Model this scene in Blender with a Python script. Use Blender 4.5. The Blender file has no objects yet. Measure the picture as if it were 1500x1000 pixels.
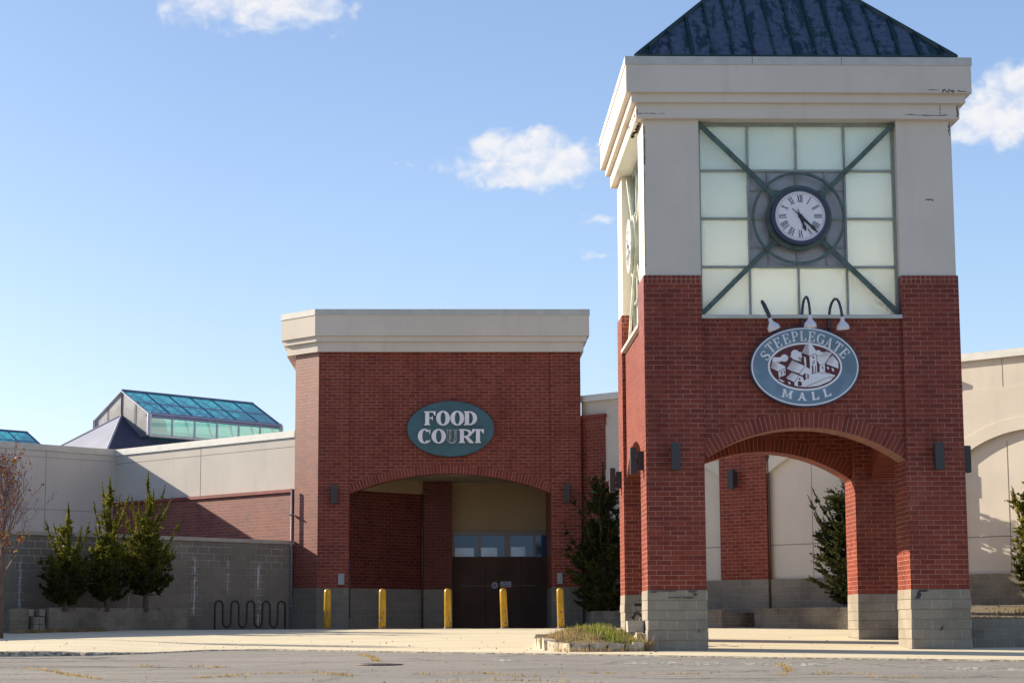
import bpy, bmesh, math, random
from math import sin, cos, pi, radians, sqrt, atan2, acos, asin
from mathutils import Vector, Matrix
random.seed(7)
scene = bpy.context.scene
COL = scene.collection

# ------------------------------------------------------------------ helpers
def link(o): COL.objects.link(o); return o
def base_of(o):
    v = Vector((0, 0, 0))
    while o is not None:
        v = v + o.location; o = o.parent
    return v
def tag(o, label=None, cat=None, group=None, kind=None):
    if label: o['label'] = label
    if cat: o['category'] = cat
    if group: o['group'] = group
    if kind: o['kind'] = kind
    return o
def thing(name, label, cat, loc=(0, 0, 0), rz=0, group=None):
    o = bpy.data.objects.new(name, None); o.empty_display_size = .3; link(o)
    o.location = loc; o.rotation_euler = (0, 0, rz)
    return tag(o, label, cat, group)
def copy_tree(o, parent=None):
    c = o.copy(); link(c); c.parent = parent
    for ch in [x for x in list(COL.objects) if x.parent == o]:
        copy_tree(ch, c)
    return c

class MB:
    """collects polygons; build() makes one mesh object"""
    def __init__(s): s.v = []; s.f = []; s.uv = []; s.mi = []; s.m = 0
    def poly(s, pts, uv=None):
        n = len(s.v); s.v += [tuple(p) for p in pts]
        s.f.append(list(range(n, n + len(pts)))); s.uv.append(uv); s.mi.append(s.m)
    def shell(s, vs, fs, uvs=None):
        n = len(s.v); s.v += [tuple(p) for p in vs]
        for i, f in enumerate(fs):
            s.f.append([n + k for k in f]); s.uv.append(uvs[i] if uvs else None); s.mi.append(s.m)
    def hexa(s, p):   # 8 corners: bottom ring 0-3, top ring 4-7
        s.shell(p, [(0, 3, 2, 1), (4, 5, 6, 7), (0, 1, 5, 4), (1, 2, 6, 5), (2, 3, 7, 6), (3, 0, 4, 7)])
    def box(s, x0, x1, y0, y1, z0, z1):
        s.hexa([(x0, y0, z0), (x1, y0, z0), (x1, y1, z0), (x0, y1, z0), (x0, y0, z1), (x1, y0, z1), (x1, y1, z1), (x0, y1, z1)])
    def obox(s, fr, u0, u1, d0, d1, z0, z1):
        P = fr.p
        s.hexa([P(u0, d0, z0), P(u1, d0, z0), P(u1, d1, z0), P(u0, d1, z0), P(u0, d0, z1), P(u1, d0, z1), P(u1, d1, z1), P(u0, d1, z1)])
    def prism(s, pts, z0, z1):
        n = len(pts)
        vs = [(x, y, z0) for x, y in pts] + [(x, y, z1) for x, y in pts]
        fs = [tuple(range(n - 1, -1, -1)), tuple(range(n, 2 * n))] + [(i, (i + 1) % n, n + (i + 1) % n, n + i) for i in range(n)]
        s.shell(vs, fs)
    def fprism(s, fr, pts, d0, d1):   # 2D polygon (u,z) in a frame, extruded in depth
        n = len(pts)
        vs = [fr.p(u, d0, z) for u, z in pts] + [fr.p(u, d1, z) for u, z in pts]
        fs = [tuple(range(n - 1, -1, -1)), tuple(range(n, 2 * n))] + [(i, (i + 1) % n, n + (i + 1) % n, n + i) for i in range(n)]
        s.shell(vs, fs)
    def tube(s, path, rad, n=8, cap=True):
        path = [Vector(p) for p in path]
        if not isinstance(rad, (list, tuple)): rad = [rad] * len(path)
        rings = []; up = None
        for i, p in enumerate(path):
            t = (path[min(i + 1, len(path) - 1)] - path[max(i - 1, 0)])
            if t.length < 1e-9: t = Vector((0, 0, 1))
            t.normalize()
            if up is None:
                a = Vector((0, 0, 1)) if abs(t.z) < .9 else Vector((1, 0, 0))
                up = (a - t * a.dot(t)).normalized()
            else:
                up = (up - t * up.dot(t))
                up = up.normalized() if up.length > 1e-6 else t.orthogonal().normalized()
            b = t.cross(up)
            rings.append([p + (up * cos(2 * pi * k / n) + b * sin(2 * pi * k / n)) * rad[i] for k in range(n)])
        vs = [q for r in rings for q in r]; fs = []
        for i in range(len(path) - 1):
            for k in range(n):
                fs.append((i * n + k, i * n + (k + 1) % n, (i + 1) * n + (k + 1) % n, (i + 1) * n + k))
        if cap:
            fs.append(tuple(range(n - 1, -1, -1))); m = (len(path) - 1) * n
            fs.append(tuple(range(m, m + n)))
        s.shell(vs, fs)
    def lathe(s, c, prof, n=24, axis='z'):
        vs = []; fs = []; m = len(prof)
        for k in range(n):
            a = 2 * pi * k / n
            for r, h in prof:
                if axis == 'z': vs.append((c[0] + r * cos(a), c[1] + r * sin(a), c[2] + h))
                else: vs.append((c[0] + r * cos(a), c[1] - h, c[2] + r * sin(a)))   # axis -y
        for k in range(n):
            for i in range(m - 1):
                fs.append((k * m + i, ((k + 1) % n) * m + i, ((k + 1) % n) * m + i + 1, k * m + i + 1))
        s.shell(vs, fs)
    def build(s, name, mat, parent=None, smooth=False, local=False, label=None, recalc=True):
        off = Vector((0, 0, 0)) if local else base_of(parent)
        me = bpy.data.meshes.new(name)
        me.from_pydata([Vector(p) - off for p in s.v], [], s.f); me.update()
        bm = bmesh.new(); bm.from_mesh(me)
        idx = bm.faces.layers.int.new('k')
        for i, f in enumerate(bm.faces): f[idx] = i; f.material_index = s.mi[i]
        if recalc: bmesh.ops.recalc_face_normals(bm, faces=bm.faces)
        uvl = bm.loops.layers.uv.new('UVMap'); Z = Vector((0, 0, 1))
        for f in bm.faces:
            src = s.uv[f[idx]] if f[idx] < len(s.uv) else None
            if src is not None:
                m = {i: src[k] for k, i in enumerate(s.f[f[idx]])}
                for l in f.loops: l[uvl].uv = m.get(l.vert.index, (0, 0))
                continue
            nn = f.normal
            if abs(nn.z) > .72 or nn.length < 1e-6:
                for l in f.loops: p = l.vert.co + off; l[uvl].uv = (p.x, p.y)
            else:
                t = Z.cross(Vector((nn.x, nn.y, 0))).normalized()
                for l in f.loops: p = l.vert.co + off; l[uvl].uv = (p.dot(t), p.z)
        bm.to_mesh(me); bm.free()
        if smooth:
            for p in me.polygons: p.use_smooth = True
        for q_ in (mat if isinstance(mat, tuple) else (mat,)): me.materials.append(q_)
        o = bpy.data.objects.new(name, me); link(o); o.parent = parent
        if label: o['label'] = label
        return o

class Frame:
    """u to the right seen from outside, d outwards, z up"""
    def __init__(s, o, ang):          # ang = heading of the outward normal
        s.o = Vector((o[0], o[1], 0)); s.n = Vector((cos(ang), sin(ang), 0)); s.t = Vector((0, 0, 1)).cross(s.n)
        s.ang = ang
    def p(s, u, d, z): q = s.o + s.t * u + s.n * d; return (q.x, q.y, z)

# ------------------------------------------------------------------ node helpers
class NT:
    def __init__(s, tree): s.t = tree
    def n(s, typ, **kw):
        o = s.t.nodes.new(typ)
        for k, v in kw.items(): setattr(o, k, v)
        return o
    def put(s, sock, v):
        if v is None: return
        if isinstance(v, bpy.types.NodeSocket): s.t.links.new(v, sock)
        else:
            if isinstance(v, (tuple, list)) and sock.type == 'RGBA' and len(v) == 3: v = (*v, 1)
            sock.default_value = v
    def m(s, op, a, b=None, c=None, clamp=False):
        o = s.n('ShaderNodeMath', operation=op, use_clamp=clamp)
        s.put(o.inputs[0], a); s.put(o.inputs[1], b); s.put(o.inputs[2], c); return o.outputs[0]
    def mix(s, f, a, b, blend='MIX'):
        o = s.n('ShaderNodeMix', data_type='RGBA', blend_type=blend)
        s.put(o.inputs[0], f); s.put(o.inputs[6], a); s.put(o.inputs[7], b); return o.outputs[2]
    def ramp(s, f, lo, hi, a=0., b=1.):
        o = s.n('ShaderNodeMapRange', interpolation_type='SMOOTHSTEP')
        s.put(o.inputs[0], f); o.inputs[1].default_value = lo; o.inputs[2].default_value = hi
        o.inputs[3].default_value = a; o.inputs[4].default_value = b; return o.outputs[0]
    def noise(s, vec, scale, detail=4, rough=.55, dist=0):
        o = s.n('ShaderNodeTexNoise'); s.put(o.inputs['Vector'], vec)
        o.inputs['Scale'].default_value = scale; o.inputs['Detail'].default_value = detail
        o.inputs['Roughness'].default_value = rough; o.inputs['Distortion'].default_value = dist
        return o.outputs[0]
    def xyz(s, vec):
        o = s.n('ShaderNodeSeparateXYZ'); s.put(o.inputs[0], vec); return o.outputs
    def comb(s, x, y, z):
        o = s.n('ShaderNodeCombineXYZ'); s.put(o.inputs[0], x); s.put(o.inputs[1], y); s.put(o.inputs[2], z); return o.outputs[0]
    def obj(s): return s.n('ShaderNodeTexCoord').outputs['Object']
    def pos(s): return s.n('ShaderNodeNewGeometry').outputs['Position']
    def uvm(s): return s.n('ShaderNodeUVMap', uv_map='UVMap').outputs[0]
    def bump(s, h, strength=.5, dist=.01, nrm=None):
        o = s.n('ShaderNodeBump'); o.inputs['Strength'].default_value = strength; o.inputs['Distance'].default_value = dist
        s.put(o.inputs['Height'], h); s.put(o.inputs['Normal'], nrm); return o.outputs[0]
def material(name):
    m = bpy.data.materials.new(name); m.use_nodes = True
    t = NT(m.node_tree); p = m.node_tree.nodes['Principled BSDF']
    return m, t, p
def plain(name, col, rough=.6, metal=0., var=.12, vscale=3., spec=.5, bump=0., bscale=60., dirt=None):
    m, t, p = material(name)
    pos = t.pos(); nz = t.noise(pos, vscale, 5, .6)
    c = t.mix(t.ramp(nz, .3, .7), tuple(x * (1 - var) for x in col), tuple(min(1, x * (1 + var)) for x in col))
    if dirt: c = t.mix(t.ramp(t.noise(pos, dirt[1], 6, .7), dirt[2], dirt[3]), c, dirt[0])
    t.put(p.inputs['Base Color'], c)
    p.inputs['Roughness'].default_value = rough; p.inputs['Metallic'].default_value = metal
    p.inputs['Specular IOR Level'].default_value = spec
    if bump: t.put(p.inputs['Normal'], t.bump(t.noise(pos, bscale, 4, .6), bump, .01))
    return m
def brick_nodes(t, uv, v0, bw, bh, mortar, c1, c2, cm, off=.5, smooth=.1, u0=0.):
    x = t.xyz(uv); vec = t.comb(t.m('ADD', x[0], u0 + 100 * bw), t.m('SUBTRACT', x[1], v0 - 100 * bh), 0.)
    b = t.n('ShaderNodeTexBrick', offset=off, offset_frequency=2, squash=1.)
    t.put(b.inputs['Vector'], vec)
    for k, v in (('Color1', c1), ('Color2', c2), ('Mortar', cm)): b.inputs[k].default_value = (*v, 1)
    b.inputs['Scale'].default_value = 1; b.inputs['Mortar Size'].default_value = mortar
    b.inputs['Mortar Smooth'].default_value = smooth; b.inputs['Bias'].default_value = 0
    b.inputs['Brick Width'].default_value = bw; b.inputs['Row Height'].default_value = bh
    return b.outputs['Color'], b.outputs['Fac']
BR1 = (.235, .052, .034); BR2 = (.158, .032, .024); BRM = (.42, .24, .185)
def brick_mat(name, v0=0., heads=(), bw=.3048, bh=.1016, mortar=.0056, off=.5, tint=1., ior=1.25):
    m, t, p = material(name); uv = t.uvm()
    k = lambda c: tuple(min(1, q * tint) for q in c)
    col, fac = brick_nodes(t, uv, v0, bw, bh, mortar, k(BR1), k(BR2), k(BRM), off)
    x = t.xyz(uv)
    for z0, z1 in heads:
        c2, f2 = brick_nodes(t, uv, v0, .1016, bh, mortar * 1.15, k(BR1), k(BR2), BRM, 0.)
        inb = t.m('MULTIPLY', t.m('GREATER_THAN', x[1], z0), t.m('LESS_THAN', x[1], z1))
        col = t.mix(inb, col, c2); fm = t.n('ShaderNodeMix'); t.put(fm.inputs[0], inb); t.put(fm.inputs[2], fac); t.put(fm.inputs[3], f2); fac = fm.outputs[0]
    pos = t.pos()
    big = t.noise(pos, .7, 5, .6); fine = t.noise(pos, 34, 3, .6)
    col = t.mix(t.ramp(big, .35, .72, 0, .32), col, t.mix(1., col, (.62, .58, .58), 'MULTIPLY'))
    col = t.mix(t.ramp(fine, .3, .75, 0, .28), col, t.mix(1., col, (1.35, 1.5, 1.5), 'MULTIPLY'))
    mn = t.noise(pos, 2.2, 4, .6)     # mortar is smeared and darker here and there
    col = t.mix(t.m('MULTIPLY', fac, t.ramp(mn, .35, .7, 0, .55)), col, k((.17, .055, .045)))
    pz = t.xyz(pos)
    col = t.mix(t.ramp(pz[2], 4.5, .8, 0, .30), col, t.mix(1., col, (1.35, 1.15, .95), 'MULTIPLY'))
    wet = t.noise(t.comb(t.m('MULTIPLY', x[0], 2.), t.m('MULTIPLY', x[1], .16), 4.), 1.1, 6, .7)
    col = t.mix(t.ramp(wet, .50, .70, 0, .42), col, t.mix(1., col, (.62, .55, .55), 'MULTIPLY'))
    # pale bloom low down and under the copings
    sm = t.noise(t.comb(t.m('MULTIPLY', x[0], 1.), t.m('MULTIPLY', x[1], .35), 0.), 1.3, 5, .65)
    col = t.mix(t.ramp(sm, .60, .82, 0, .20), col, (.42, .30, .27))
    t.put(p.inputs['Base Color'], col)
    rg_ = t.n('ShaderNodeMix'); t.put(rg_.inputs[0], fac); t.put(rg_.inputs[2], t.ramp(fine, .2, .8, .40, .50)); rg_.inputs[3].default_value = .95; t.put(p.inputs['Roughness'], rg_.outputs[0])
    p.inputs['IOR'].default_value = ior; p.inputs['Specular IOR Level'].default_value = .5
    h = t.m('SUBTRACT', t.m('MULTIPLY', fine, .25), t.m('MULTIPLY', fac, 1.))
    t.put(p.inputs['Normal'], t.bump(h, .55, .006))
    return m
CMC = (.36, .315, .255)
def block_mat(name, v0=0., streaks=(), dark=1., bw=.4064, bh=.2032, grime=.45, bumps=.9, tintm=(.50, .47, .40)):
    m, t, p = material(name); uv = t.uvm()
    a = tuple(q * dark for q in CMC); b = tuple(q * dark * .84 for q in CMC)
    col, fac = brick_nodes(t, uv, v0, bw, bh, .0095, a, b, tuple(min(1, q * dark * (0.92 if streaks else 1.05)) for q in tintm), .5, .3)
    pos = t.pos(); x = t.xyz(uv)
    g = t.noise(pos, 1.1, 6, .65); f = t.noise(pos, 26, 5, .7); f2 = t.noise(pos, 7, 4, .6)
    col = t.mix(t.ramp(g, .38, .72, 0, grime), col, tuple(q * dark * .42 for q in (.30, .27, .23)))
    col = t.mix(t.ramp(f, .3, .72, 0, .35), col, t.mix(1., col, (.60, .60, .60), 'MULTIPLY'))
    col = t.mix(t.m('MULTIPLY', fac, t.ramp(f2, .36, .66, 0, .75 if not streaks else .95)), col, a)
    if streaks:
        tb_ = t.m('MULTIPLY', t.ramp(x[1], 2.0, 2.6), t.ramp(x[1], 3.1, 2.98)); tn_ = t.noise(t.comb(t.m('MULTIPLY', x[0], .5), x[1], 0.), 1.1, 4, .6)
        col = t.mix(t.m('MULTIPLY', fac, t.m('MULTIPLY', tb_, t.ramp(tn_, .42, .58))), col, (.50, .48, .46))
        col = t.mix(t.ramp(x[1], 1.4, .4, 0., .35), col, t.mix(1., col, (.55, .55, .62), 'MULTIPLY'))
    wn = t.noise(t.comb(t.m('MULTIPLY', x[0], 3.), t.m('MULTIPLY', x[1], .5), 0.), 3., 5, .7)
    for (u, z0, z1, w) in streaks:
        uu = t.m('ADD', x[0], t.m('MULTIPLY', t.m('SUBTRACT', f2, .5), .16))
        dx = t.m('ABSOLUTE', t.m('SUBTRACT', uu, u))
        mk = t.m('MULTIPLY', t.ramp(dx, 0., w, 1., 0.), t.m('MULTIPLY', t.ramp(x[1], z0, z0 + .35), t.ramp(x[1], z1 - .3, z1, 1., 0.)))
        wide = t.m('MULTIPLY', t.ramp(dx, 0., w * 5, 1., 0.), t.m('MULTIPLY', fac, t.m('MULTIPLY', t.ramp(x[1], z0, z0 + .5), t.ramp(x[1], z1 - .2, z1 + .2, 1., 0.))))
        col = t.mix(t.m('MULTIPLY', mk, t.ramp(wn, .40, .55)), col, (.62, .60, .60))
        col = t.mix(t.m('MULTIPLY', wide, .8), col, (.55, .53, .52))
    t.put(p.inputs['Base Color'], col); p.inputs['Roughness'].default_value = .92; p.inputs['Specular IOR Level'].default_value = .25
    h = t.m('SUBTRACT', t.m('ADD', t.m('MULTIPLY', f, 1.), t.m('MULTIPLY', f2, .8)), t.m('MULTIPLY', fac, .8))
    t.put(p.inputs['Normal'], t.bump(h, bumps, .018))
    return m
def stucco_mat(name, col=(.57, .53, .485), var=.05, stain=.14):
    m, t, p = material(name); pos = t.pos(); x = t.xyz(pos)
    a = t.noise(pos, .55, 5, .6); f = t.noise(pos, 70, 3, .6)
    st = t.noise(t.comb(t.m('MULTIPLY', x[0], 2.2), t.m('MULTIPLY', x[1], 2.2), t.m('MULTIPLY', x[2], .22)), 1.2, 5, .62)
    c = t.mix(t.ramp(a, .3, .7), tuple(q * (1 - var) for q in col), tuple(q * (1 + var) for q in col))
    c = t.mix(t.ramp(st, .52, .78, 0, stain), c, tuple(q * .62 for q in col))
    c = t.mix(t.ramp(f, .35, .7, 0, .10), c, tuple(q * .8 for q in col))
    t.put(p.inputs['Base Color'], c); p.inputs['Roughness'].default_value = .9; p.inputs['Specular IOR Level'].default_value = .2
    t.put(p.inputs['Normal'], t.bump(f, .25, .004)); return m

M = {}
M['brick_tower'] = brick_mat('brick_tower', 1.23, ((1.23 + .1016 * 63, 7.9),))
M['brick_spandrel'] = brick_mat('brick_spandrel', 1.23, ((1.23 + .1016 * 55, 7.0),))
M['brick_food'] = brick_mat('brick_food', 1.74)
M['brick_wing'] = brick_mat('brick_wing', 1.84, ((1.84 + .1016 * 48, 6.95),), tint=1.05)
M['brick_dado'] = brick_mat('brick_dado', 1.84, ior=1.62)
M['brick_splay'] = brick_mat('brick_sheen_splay', 1.74, ior=1.62)  # ordinary brick; IOR raised on dado and splay to add sunlit sheen
M['soldier'] = brick_mat('brick_soldier', 0., (), .1016, 2.0, .0065, 0.)
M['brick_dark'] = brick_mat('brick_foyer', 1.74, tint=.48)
M['block_tower'] = block_mat('block_tower', 1.23)
M['block_food'] = block_mat('block_food', 1.74, dark=.66, grime=.3)
M['block_wing'] = block_mat('block_wing', 1.84, dark=.82, grime=.5)
M['block_bed'] = block_mat('block_bed', 1.0, dark=.68, grime=.75)
M['block_planter'] = block_mat('block_planter', .62, dark=.8, grime=.5)
M['stucco'] = stucco_mat('stucco', (.66, .60, .53), .05, .24)
M['stucco_wing'] = stucco_mat('stucco_wing', (.57, .535, .49), .05, .24)
M['stucco_right'] = stucco_mat('stucco_right', (.63, .575, .505), .06, .24)
M['cap'] = plain('pale_metal_coping', (.50, .50, .47), .45, 0, .08)
M['joint'] = plain('joint_sealant', (.16, .14, .12), .9)
M['cap_tan'] = plain('tan_concrete_coping', (.40, .36, .31), .8, 0, .12, 6)
M['cap_white'] = plain('white_metal_coping', (.66, .66, .63), .4, 0, .06)
M['coping_red'] = plain('red_brick_coping', (.22, .045, .04), .7, 0, .2)
M['crack'] = plain('dark_break_in_stucco', (.15, .125, .11), .95)
M['mullion'] = plain('pale_window_mullion', (.30, .33, .31), .45, 0, .15)
M['green_steel'] = plain('weathered_green_steel', (.075, .12, .105), .5, .1, .3, 5, dirt=((.05, .035, .025), 4, .62, .74))
M['green_sunlit'] = plain('sunlit_green_steel', (.46, .49, .42), .6, 0, .2)  # pale copy of the green steel, sunlight painted in for the west clock
M['navy'] = plain('navy_bezel_paint', (.022, .03, .07), .35)
M['dial'] = plain('white_clock_dial', (.80, .78, .84), .35, 0, .02)
M['black'] = plain('black_paint', (.012, .012, .018), .4)
M['lamp_box'] = plain('dark_bronze_metal', (.038, .036, .042), .5, .0, .15)
M['lamp_white'] = plain('white_lamp_shade', (.72, .70, .76), .35, 0, .06)
M['conduit'] = plain('dull_violet_grey_pipe', (.05, .048, .075), .5, .1, .2)
M['pipe'] = plain('pale_downspout', (.17, .165, .22), .5, 0, .1)
M['pipe_brown'] = plain('brown_downspout', (.085, .045, .038), .5, 0, .2)
M['sign_blue'] = plain('faded_blue_sign_face', (.15, .245, .34), .5, 0, .22, 1.6, dirt=((.06, .09, .16), 2.2, .58, .8))
M['sign_light'] = plain('off_white_sign_paint', (.80, .81, .86), .5, 0, .05)
M['maroon'] = plain('maroon_sign_paint', (.10, .012, .02), .5, 0, .1)
M['teal'] = plain('teal_sign_face', (.042, .125, .155), .5, 0, .14, 1.8, dirt=((.06, .10, .10), 2.5, .6, .8))
M['letter'] = plain('pale_lilac_letter', (.84, .82, .88), .4, 0, .05)
M['letter_dead'] = plain('bare_grey_letter_can', (.40, .40, .40), .6, .1, .35, 12)
M['yellow'] = plain('chipped_yellow_paint', (.47, .27, .010), .32, 0, .15, 4, dirt=((.06, .03, .015), 9, .66, .72))
M['box_grey'] = plain('light_grey_box', (.33, .33, .35), .5)
M['rack'] = plain('black_bike_rack_paint', (.018, .018, .022), .45, .2, .2)
M['rubber'] = plain('black_rubber', (.02, .02, .022), .7)
M['steel'] = plain('dull_steel', (.35, .35, .36), .35, .8)
M['bark'] = plain('grey_brown_bark', (.10, .07, .055), .9, 0, .3, 6, bump=.6, bscale=30)
M['twig'] = plain('purple_brown_twig', (.15, .09, .09), .8, 0, .25, 8)
M['soil'] = plain('dark_soil', (.17, .13, .085), 1, 0, .35, 8, bump=.8, bscale=20)
M['rock'] = plain('rough_edging_stone', (.50, .42, .31), .95, 0, .35, 7, bump=1., bscale=22, dirt=((.16, .12, .08), 9, .55, .68))
M['seat_block'] = plain('pale_cap_block', (.42, .39, .33), .9, 0, .15, 6, bump=.5)
M['soffit'] = plain('beige_soffit', (.30, .25, .17), .85, 0, .08)
M['foyer_wall'] = plain('foyer_beige_wall', (.30, .22, .13), .85, 0, .10, .8)
M['bronze'] = plain('bronze_door_frame', (.13, .11, .105), .4, .3, .1)
M['plywood'] = plain('brown_painted_plywood', (.050, .023, .013), .75, 0, .25, 1.2)
M['red_lamp'] = plain('red_alarm_lamp', (.30, .02, .03), .3)
M['green_lamp'] = plain('green_alarm_lamp', (.01, .16, .06), .3)
M['manhole'] = plain('rusty_iron_cover', (.20, .135, .12), .8, .2, .3, 20)
M['sheet'] = plain('grey_sheet_metal', (.17, .18, .215), .55, .1, .30, 1.6, dirt=((.09, .09, .10), 2, .55, .8))
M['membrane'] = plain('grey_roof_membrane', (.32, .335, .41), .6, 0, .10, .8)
M['membrane_shaded'] = plain('shaded_roof_membrane', (.035, .04, .085), .7, 0, .12, .8)  # same membrane, shade painted in for the slope turned from the sun
M['sky_frame'] = plain('blue_grey_skylight_frame', (.13, .17, .33), .4, .2, .08)
M['sky_frame_pale'] = plain('pale_skylight_frame', (.36, .42, .50), .4, .2, .06)
M['sticker_red'] = plain('red_sticker', (.25, .03, .03), .5)
M['sticker_ink'] = plain('sticker_ink', (.04, .045, .07), .5)
M['sticker'] = plain('pale_sticker', (.30, .33, .42), .5)
M['white_board'] = plain('white_board_behind_glass', (.50, .68, .95), .3)
M['chalk'] = plain('worn_marking_paint', (.42, .42, .38), .85, 0, .3, 10)

# frosted tower panes
m, t, p = material('frosted_pane'); M['pane'] = m
pos = t.pos(); x = t.xyz(pos)
c = t.mix(t.ramp(x[2], 7.2, 11.0), (1., .99, .93), (.68, .78, .82))  # reflected light painted in: panes paler and warmer towards the bottom
ux = t.xyz(t.uvm()); wn_ = t.n('ShaderNodeTexWhiteNoise'); t.put(wn_.inputs['Vector'], t.comb(t.m('FLOOR', t.m('DIVIDE', t.m('ADD', ux[0], 89.2), 1.04)), t.m('FLOOR', t.m('DIVIDE', t.m('SUBTRACT', ux[1], 6.99), 1.0375)), 0.))
c = t.mix(t.ramp(t.noise(pos, 1.1, 4, .6), .35, .7, 0, .3), c, (.90, .93, .90))
c = t.mix(t.m('MULTIPLY', wn_.outputs['Value'], .35), c, t.mix(1., c, (.72, .76, .76), 'MULTIPLY'))
L = m.node_tree.links.new
df = t.n('ShaderNodeBsdfDiffuse'); t.put(df.inputs[0], t.mix(1., c, (.86, .84, .78), 'MULTIPLY'))
tr = t.n('ShaderNodeBsdfTranslucent'); t.put(tr.inputs[0], t.mix(1., c, (.90, .88, .80), 'MULTIPLY'))
ad = t.n('ShaderNodeAddShader'); L(df.outputs[0], ad.inputs[0]); L(tr.outputs[0], ad.inputs[1])
gg = t.n('ShaderNodeBsdfGlossy'); gg.inputs['Roughness'].default_value = .12; fr_ = t.n('ShaderNodeFresnel'); fr_.inputs[0].default_value = 1.45
mx = t.n('ShaderNodeMixShader'); L(fr_.outputs[0], mx.inputs[0]); L(ad.outputs[0], mx.inputs[1]); L(gg.outputs[0], mx.inputs[2])
L(mx.outputs[0], m.node_tree.nodes['Material Output'].inputs[0])
M['pane_grey'] = plain('grey_spandrel_pane', (.38, .385, .41), .3, 0, .1)
# green skylight glass
def glass_mat(name, tint, gl=.28, alpha=.5, rough=.05):
    m, t, p = material(name)
    tr = t.n('ShaderNodeBsdfTransparent'); tr.inputs[0].default_value = (*tint, 1)
    g = t.n('ShaderNodeBsdfGlossy'); g.inputs['Roughness'].default_value = rough; g.inputs[0].default_value = (.8, .9, .95, 1)
    d0 = t.n('ShaderNodeBsdfDiffuse'); d0.inputs[0].default_value = (*[q * .9 for q in tint], 1); d1_ = t.n('ShaderNodeBsdfTranslucent'); d1_.inputs[0].default_value = (*tint, 1)
    d = t.n('ShaderNodeAddShader'); m.node_tree.links.new(d0.outputs[0], d.inputs[0]); m.node_tree.links.new(d1_.outputs[0], d.inputs[1])
    m1 = t.n('ShaderNodeMixShader'); m1.inputs[0].default_value = alpha
    m2 = t.n('ShaderNodeMixShader')
    fr = t.n('ShaderNodeFresnel'); fr.inputs[0].default_value = 1.5
    L = m.node_tree.links.new
    L(tr.outputs[0], m1.inputs[1]); L(d.outputs[0], m1.inputs[2])
    L(t.m('ADD', fr.outputs[0], gl * .3), m2.inputs[0]); L(m1.outputs[0], m2.inputs[1]); L(g.outputs[0], m2.inputs[2])
    L(m2.outputs[0], m.node_tree.nodes['Material Output'].inputs[0]); return m
M['glass_roof'] = glass_mat('blue_green_roof_glass', (.20, .56, .60), .2, .60)
M['glass_side'] = glass_mat('pale_green_side_glass', (.42, .74, .69), .2, .68)
m, t, p = material('dark_door_glass'); M['door_glass'] = m
p.inputs['Base Color'].default_value = (.012, .03, .055, 1); p.inputs['Roughness'].default_value = .04
p.inputs['Specular IOR Level'].default_value = .5; p.inputs['IOR'].default_value = 1.75; p.inputs['Specular Tint'].default_value = (.42, .58, 1., 1)
# patinated copper roof
m, t, p = material('patinated_metal_roof'); M['roof'] = m
uv = t.uvm(); x = t.xyz(uv); pos = t.pos(); xp = t.xyz(pos)
st = t.noise(t.comb(t.m('MULTIPLY', x[0], 2.6), t.m('MULTIPLY', x[1], .55), 0.), 1.3, 7, .70, .6)
f = t.noise(pos, 6, 6, .75)
base = t.mix(t.ramp(t.noise(pos, .7, 4, .5), .35, .65), (.008, .045, .045), (.010, .028, .052))
edge = t.m('ABSOLUTE', t.m('SUBTRACT', t.m('FRACT', t.m('DIVIDE', t.m('ADD', x[0], 89.4), .447)), .5))
msk = t.ramp(t.m('SUBTRACT', t.m('ADD', t.m('MULTIPLY', st, .8), t.m('MULTIPLY', f, .3)), t.m('MULTIPLY', t.ramp(edge, .25, .5), .10)), .49, .54)
c = t.mix(msk, base, t.mix(t.ramp(f, .3, .7), (.045, .066, .105), (.10, .125, .185)))
c = t.mix(t.ramp(t.noise(pos, 28, 3, .6), .72, .76), c, (.45, .45, .6))
t.put(p.inputs['Base Color'], c); p.inputs['Roughness'].default_value = .55; p.inputs['Specular IOR Level'].default_value = .35
M['roof_edge'] = plain('dark_green_roof_trim', (.010, .035, .036), .5, 0, .2)

def foliage_mat(name, a, b, cdark, grad=None):
    m, t, p = material(name); g = t.n('ShaderNodeNewGeometry')
    r = g.outputs['Random Per Island']; nz = t.noise(g.outputs['Position'], 2.6, 3, .6)
    c = t.mix(t.ramp(r, 0, 1), a, b); c = t.mix(t.ramp(nz, .38, .62, 0, .6), c, cdark)
    if grad: c = t.mix(t.ramp(t.xyz(t.obj())[2], grad[0], grad[1], .82, 0.), c, tuple(q * .55 for q in cdark))  # shade painted in: foliage darkens towards the foot of the tree
    t.put(p.inputs['Base Color'], c); p.inputs['Roughness'].default_value = .65; p.inputs['Specular IOR Level'].default_value = .25
    tr = t.n('ShaderNodeBsdfTranslucent'); t.put(tr.inputs[0], c)
    mx = t.n('ShaderNodeMixShader'); mx.inputs[0].default_value = .38
    L = m.node_tree.links.new
    L(p.outputs[0], mx.inputs[1]); L(tr.outputs[0], mx.inputs[2]); L(mx.outputs[0], m.node_tree.nodes['Material Output'].inputs[0])
    return m
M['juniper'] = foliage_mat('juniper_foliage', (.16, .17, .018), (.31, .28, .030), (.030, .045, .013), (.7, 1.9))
M['juniper_shaded'] = foliage_mat('shaded_juniper_foliage', (.045, .060, .015), (.085, .090, .020), (.014, .024, .010))  # darker copy of the juniper colour, with the building's shade painted in
M['grass'] = foliage_mat('green_grass', (.16, .22, .03), (.32, .33, .06), (.10, .13, .03))
M['dry_grass'] = foliage_mat('dry_grass', (.34, .23, .10), (.46, .36, .17), (.20, .12, .06))
M['weed'] = foliage_mat('orange_dry_weed', (.44, .31, .12), (.55, .43, .22), (.28, .17, .08))
m, t, p = material('autumn_leaf'); M['leaf'] = m
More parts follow.
